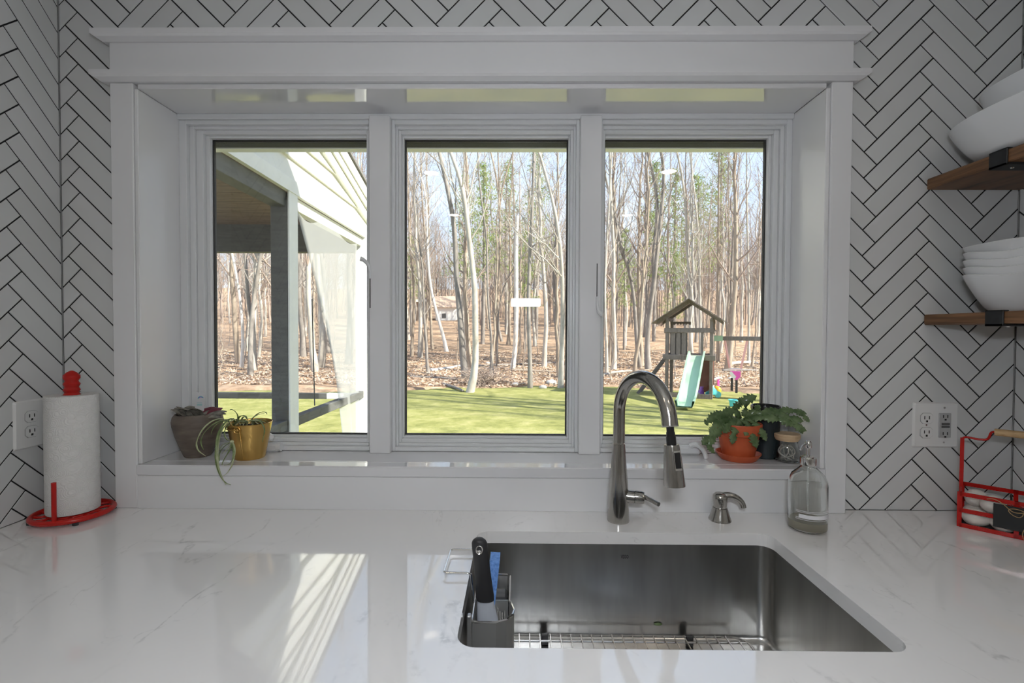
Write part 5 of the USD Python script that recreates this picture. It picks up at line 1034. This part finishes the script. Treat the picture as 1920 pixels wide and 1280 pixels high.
one('brush_pile', cat(*[tube(spline(np.array([(bx_[0] + rb.normal(0, 0.25), bx_[1] + rb.normal(0, 0.3), float(ground(bx_[0], bx_[1]))), (bx_[0] + rb.normal(0, 0.4), bx_[1] + rb.normal(0, 0.3), float(ground(bx_[0], bx_[1])) + rb.uniform(0.2, 0.5)), (bx_[0] + rb.normal(0, 0.6), bx_[1] + rb.normal(0, 0.4), float(ground(bx_[0], bx_[1])) + rb.uniform(0.1, 0.7))]), 6), 0.008, 3) for _ in range(110)]), twigm, 'tangled brown brush pile right of the leaning tree pair', 'brush', kind='stuff')
st = []
for _ in range(700):
    y = 16 + 16 * rng.random(); x = rng.uniform(-0.7, 0.55) * (y + 1.4); z = float(ground(x, y)); a = rng.uniform(0, 3.14); l_ = rng.uniform(0.15, 0.7); st.append(tube([(x - math.cos(a) * l_, y - math.sin(a) * l_, z + 0.04), (x + math.cos(a) * l_, y + math.sin(a) * l_, z + rng.uniform(0.04, 0.16))], rng.uniform(0.006, 0.02), 4))
one('fallen_sticks', cat(*st), barktan, 'fallen sticks scattered over the leaf litter', 'sticks', kind='stuff')
V, F = [], []
for _ in range(26000):
    y = 15.8 + 13 * rng.random() ** 1.5; x = rng.uniform(-0.7, 0.55) * (y + 1.4)
    if y < edge_y(x) + 0.1: continue
    z = float(ground(x, y)) + 0.03 + 0.04 * rng.random(); d = rng.normal(0, 1, 3); d[2] *= 0.45; d *= 0.05 / np.linalg.norm(d); e = np.cross(d, [rng.normal() * 0.5, rng.normal() * 0.5, 1]); e *= 0.034 / np.linalg.norm(e); k = len(V); c = np.array([x, y, z]); V += [c + d, c + e, c - d, c - e]; F += [[k, k + 1, k + 2], [k, k + 2, k + 3]]
one('dry_leaves', trimesh.Trimesh(np.array(V), np.array(F), process=False), MN('dry_leaf', [(0.3, (0.28, 0.18, 0.12)), (0.5, (0.50, 0.37, 0.27)), (0.7, (0.68, 0.55, 0.44))], nscale=9, rough=0.8, detail=2), 'dry brown leaves littering the woodland floor', 'leaves', kind='stuff', smooth=False)

# far house
hp_ = np.array([(836 - 969.6) / FPX * 61.4, 60.0, 0]); hz_ = float(ground(hp_[0], hp_[1]))
fh = thing('far_house', 'small white house with a tan roof far off between the trees', 'house', (hp_[0], hp_[1], hz_ - 0.2))
part(fh, 'wall', chbox(-1.3, 1.3, 0, 3, 0, 1.9, 0.01), housew, smooth=False)
part(fh, 'roof', trimesh.convex.convex_hull(np.array([(-1.9, -0.3, 1.85), (1.5, -0.3, 1.85), (-1.9, 1.6, 3.4), (1.5, 1.6, 3.4), (-1.9, 3.2, 1.85), (1.5, 3.2, 1.85)])), houser, smooth=False)
part(fh, 'window', chbox(-0.5, 0.0, -0.04, 0.02, 0.5, 1.1, 0.01), darkgrey, smooth=False)
h2 = thing('far_house', 'low far house with a pale eave at the left edge of the middle pane', 'house', ((788 - 969.6) / FPX * 62, 60.6, float(ground((788 - 969.6) / FPX * 62, 60.6)) - 0.2))
part(h2, 'wall', chbox(-1.0, 0.8, 0, 3, 0, 2.6, 0.01), barktan, smooth=False); part(h2, 'roof', chbox(-1.2, 1.0, -0.4, 3.2, 2.6, 2.9, 0.02), housew, smooth=False)

# ------------------------------------------------------------------ playset
TH = math.radians(-24); pw = on_z(1247, 747, GZ); PSO = np.array([4.67, 13.75, GZ])
ps = thing('playset', 'brown wooden playset tower with gabled roof, teal slide and swing beam on the lawn', 'playset', PSO, rz=TH)
W, D = 1.28, 1.25; DK, RL = 1.23, 2.04
for x_, y_ in ((0, 0), (W, 0), (0, D), (W, D)): part(ps, 'post', chbox(x_ - 0.05, x_ + 0.05, y_ - 0.05, y_ + 0.05, 0, 2.42, 0.006), playwood, smooth=False)
for y_ in (-0.07, D + 0.03): part(ps, 'deck_beam', chbox(-0.12, W + 0.12, y_, y_ + 0.04, DK - 0.07, DK + 0.09, 0.005), playwood, smooth=False)
for x_ in (-0.09, W + 0.05): part(ps, 'deck_beam', chbox(x_, x_ + 0.04, -0.03, D + 0.03, DK - 0.07, DK + 0.09, 0.005), playwood, smooth=False)
for k in range(9): part(ps, 'deck_plank', chbox(-0.05, W + 0.05, k * D / 9, (k + 1) * D / 9 - 0.008, DK + 0.02, DK + 0.05, 0.003), playwood, smooth=False)
for y_ in (-0.07, D + 0.03): part(ps, 'top_rail', chbox(-0.08, W + 0.06, y_, y_ + 0.04, RL - 0.04, RL + 0.10, 0.005), playwood, smooth=False)
for x_ in (-0.09, W + 0.05): part(ps, 'top_rail', chbox(x_, x_ + 0.04, -0.03, D + 0.03, RL - 0.06, RL + 0.05, 0.005), playwood, smooth=False)
for k in range(3): part(ps, 'rail_slat', chbox(0.12 + k * 0.155, 0.245 + k * 0.155, -0.045, -0.025, DK + 0.09, RL - 0.04, 0.003), playwood, smooth=False)
part(ps, 'back_panel', chbox(0.10, 0.60, 0.00, 0.015, DK + 0.09, RL - 0.045, 0.002), playdark, smooth=False)
for k in range(5): part(ps, 'rail_slat', chbox(W + 0.03, W + 0.05, 0.10 + k * 0.22, 0.22 + k * 0.22, DK + 0.09, RL - 0.06, 0.003), playwood, smooth=False)
part(ps, 'rail_slat', chbox(W - 0.30, W - 0.22, -0.045, -0.02, DK, RL, 0.003), playwood, smooth=False)
for s_ in (-1, 1):      # roof slopes of lapped boards
    for k in range(6):
        r0, r1 = k / 6, (k + 1) / 6 + 0.03; c = W / 2; x0_, x1_ = c + s_ * r0 * 1.05, c + s_ * r1 * 1.05; z0_, z1_ = 3.02 - r0 * 0.72, 3.02 - r1 * 0.72
        hull = np.array([(x, y_, z + t) for (x, z) in ((x0_, z0_), (x1_, z1_)) for y_ in (-0.30, D + 0.25) for t in (0.0, 0.02)]); part(ps, 'roof_board', trimesh.convex.convex_hull(hull), playroof, smooth=False)
for y_ in (-0.04, D + 0.0):
    for s_ in (-1, 1):
        part(ps, 'rafter', trimesh.convex.convex_hull(np.array([(W / 2 + s_ * a, y_ + b, z) for a, z in ((0, 3.0), (0, 2.90), (0.95, 2.35), (0.95, 2.25)) for b in (0, 0.04)])), playwood, smooth=False)
for s_ in (0, W): part(ps, 'eave_beam', chbox(s_ - 0.03, s_ + 0.03, -0.1, D + 0.1, 2.36, 2.46, 0.004), playwood, smooth=False)
sc = Polygon([(0, 2.36), (0.55, 2.36), (0.55, 2.26)] + [(0.55 - 0.0458 * i, 2.30 - 0.05 * (i % 2)) for i in range(1, 12)] + [(0, 2.26)]); part(ps, 'scalloped_board', xz(prism(sc.buffer(0), 0.02)).apply_translation([0.05, D, 0]), playwood, smooth=False)
spth = spline(np.array([(0.88, -0.08, DK + 0.06), (0.87, -0.38, DK - 0.04), (0.83, -1.05, 0.76), (0.78, -1.85, 0.24), (0.76, -2.35, 0.10), (0.75, -2.6, 0.09)]), 30)
pr_ = np.array([(-0.24, 0.16), (-0.19, 0.16), (-0.17, 0.02), (0.17, 0.02), (0.19, 0.16), (0.24, 0.16), (0.24, 0.13), (0.19, -0.01), (-0.19, -0.01), (-0.24, 0.13)])
t_ = np.gradient(spth, axis=0); t_ /= np.linalg.norm(t_, axis=1, keepdims=True); nn = np.cross(np.array([1.0, 0, 0]), t_); nn *= np.sign(nn[:, 2:])
rings = [spth[i] + np.outer(pr_[:, 0], [1.0, 0, 0]) + np.outer(pr_[:, 1], nn[i]) for i in range(30)]; v, f = loft(rings); part(ps, 'slide', trimesh.Trimesh(v, f, process=False), slidem, smooth=50, label='wavy teal plastic slide')
part(ps, 'swing_beam', chbox(W + 0.05, W + 4.3, 0.55, 0.64, 1.76, 1.89, 0.006), playwood, smooth=False); part(ps, 'beam_bracket', chbox(W + 0.02, W + 0.30, 0.52, 0.67, 1.74, 1.91, 0.01), slidem, smooth=False, label='teal plastic beam bracket')
part(ps, 'play_panel', chbox(W - 0.02, W + 0.02, 0.06, D - 0.06, 0.05, DK - 0.08, 0.01), redbrown, smooth=False); part(ps, 'play_panel', chbox(0.62, W - 0.06, D - 0.02, D + 0.02, 0.05, DK - 0.08, 0.01), redbrown, smooth=False)
part(ps, 'sand_board', chbox(0.0, W, -0.06, -0.02, 0, 0.14, 0.004), playwood, smooth=False); part(ps, 'sand_board', chbox(W - 0.02, W + 0.02, 0, D, 0, 0.14, 0.004), playwood, smooth=False)
for y_ in (0.35, 0.85): part(ps, 'ladder_rail', bar((-0.95, y_, 0.0), (-0.08, y_, DK), 0.05, 0.09), playdark, smooth=False)
for k in range(5): q_ = 0.12 + 0.17 * k; part(ps, 'ladder_rung', bar((-0.95 + 0.87 * q_, 0.30, DK * q_), (-0.95 + 0.87 * q_, 0.90, DK * q_), 0.05, 0.03), playdark, smooth=False)
for x_ in (W + 4.0, W + 4.5): part(ps, 'beam_leg', bar((x_, 0.0 if x_ < W + 4.2 else 1.2, 0), (W + 4.2, 0.6, 1.78), 0.09, 0.09), playwood, smooth=False)
R2 = np.array([[math.cos(TH), -math.sin(TH), 0], [math.sin(TH), math.cos(TH), 0], [0, 0, 1]])
sw_ = PSO + R2 @ np.array([W + 0.66, 0.595, 0])
swg = thing('swing', 'pink and white toddler swing seat with dark straps hanging from the playset beam', 'swing', (sw_[0], sw_[1], GZ), rz=TH)
for x0_, x1_ in ((-0.30, -0.16), (0.32, 0.16)): part(swg, 'rope', tube([(x0_, 0, 1.765), (x1_, 0, 0.92)], 0.032, 8), ropepink)
part(swg, 'seat', trimesh.convex.convex_hull(np.array([(x, y_, z) for x, z in ((-0.14, 0.82), (0.15, 0.82), (0.15, 0.66), (0.04, 0.56), (-0.06, 0.62)) for y_ in (-0.10, 0.10)])), pinkp, smooth=False)
part(swg, 'white_panel', trimesh.convex.convex_hull(np.array([(x, y_, z) for x, z in ((-0.17, 0.80), (-0.10, 0.82), (0.03, 0.66), (-0.02, 0.60), (-0.10, 0.64)) for y_ in (-0.108, -0.101)])), whitep, smooth=False)
part(swg, 'spreader_bar', tube([(-0.19, 0, 0.90), (0.19, 0, 0.90)], 0.022, 8), whitep)
for x_, z_ in ((-0.09, 0.22), (0.04, 0.16)): part(swg, 'strap', bar((x_, 0, z_), (x_, 0, 0.62), 0.07, 0.05), blackrubber, smooth=False)
def toy(name, label, px, py, dd, mats_): 
    b_ = on_z(px, py, GZ); t_ = thing(name, label, 'toy', (b_[0], b_[1], GZ + 0.012)); return t_
t1 = toy('toy_ball', 'orange yellow toy ball under the playset deck', 1344, 741, 0, None); part(t1, 'ball', ell((0, 0, 0.16), (0.13, 0.13, 0.13)), yellowp, smooth=True); part(t1, 'stand', chbox(-0.08, 0.08, -0.08, 0.08, 0, 0.05, 0.01), whitep, smooth=False)
t2 = toy('toy_tricycle', 'turquoise toy tricycle beside the playset post', 1337, 746, 0, None)
for x_ in (-0.14, 0.14): part(t2, 'wheel', move(rot(trimesh.creation.cylinder(0.10, 0.05, sections=20), math.pi / 2, [1, 0, 0]), x_, 0, 0.10), tealp)
part(t2, 'body', flat_loft([(0, 0, 0.10), (0, 0, 0.2), (-0.03, 0, 0.30), (-0.04, 0, 0.36)], [0.16, 0.14, 0.08, 0.05], [0.06, 0.07, 0.05, 0.03]), tealp); part(t2, 'handlebar', tube([(-0.04, -0.14, 0.38), (-0.04, 0.14, 0.38)], 0.02, 8), whitep)
t3_ = toy('toy_wagon', 'yellow toy wagon at the foot of the slide', 1303, 742, 0, None); part(t3_, 'tub', chbox(-0.17, 0.17, -0.10, 0.10, 0.06, 0.20, 0.02), yellowp); 
for x_ in (-0.11, 0.11): part(t3_, 'wheel', move(rot(trimesh.creation.cylinder(0.05, 0.24, sections=16), math.pi / 2, [1, 0, 0]), x_, 0, 0.05), pinkp)
t4 = toy('toy_scooter', 'purple and white toy ride-on left of the playset post', 1314, 743, 0, None); part(t4, 'body', flat_loft([(0, 0, 0.03), (0, 0, 0.14), (0.02, 0, 0.24), (0.03, 0, 0.30)], [0.12, 0.10, 0.05, 0.06], [0.06, 0.06, 0.04, 0.03]), purplep); part(t4, 'wheel', move(rot(trimesh.creation.cylinder(0.06, 0.10, sections=16), math.pi / 2, [1, 0, 0]), -0.06, 0, 0.06), whitep)
t5 = toy('toy_bench', 'pale toy play table leaning under the deck', 1333, 731, 0, None); part(t5, 'top', rot(chbox(-0.35, 0.35, -0.08, 0.08, 0.30, 0.36, 0.02), -0.3, [0, 1, 0], (0, 0, 0.3)), whitep); 
for x_ in (-0.25, 0.25): part(t5, 'leg', bar((x_, 0, 0), (x_, 0, 0.31 + x_ * 0.3), 0.06, 0.06), pinkp, smooth=False)
t6 = toy('toy_bucket', 'small turquoise toy bucket lying on the lawn right of the playset', 1375, 762, 0, None); part(t6, 'pail', lathe([(0, 0), (0.09, 0), (0.12, 0.17), (0.11, 0.17), (0.08, 0.02), (0, 0.02)], 24), tealp); part(t6, 'rim', lathe([(0.115, 0.165), (0.135, 0.165), (0.135, 0.18), (0.115, 0.18), (0.115, 0.165)], 24), tealp)

# the photographer's flash: a diffuser bar over the camera, mirrored in the middle pane
flashm = usdkit.material(stage, L + 'flash_diffuser', {"e": ("emission", {"color": (0.90, 0.94, 1.0), "strength": FLASH})}, surface="e.emission")
fl = thing('camera_flash', 'white flash diffuser bar just above the camera', 'flash', (0.055, -1.43, 1.605))
part(fl, 'diffuser', chbox(-0.095, 0.095, -0.02, 0.02, -0.025, 0.025, 0.004), flashm, smooth=False)
part(fl, 'foot', chbox(-0.02, 0.02, -0.02, 0.02, -0.06, -0.026, 0.002), blackrubber, smooth=False)
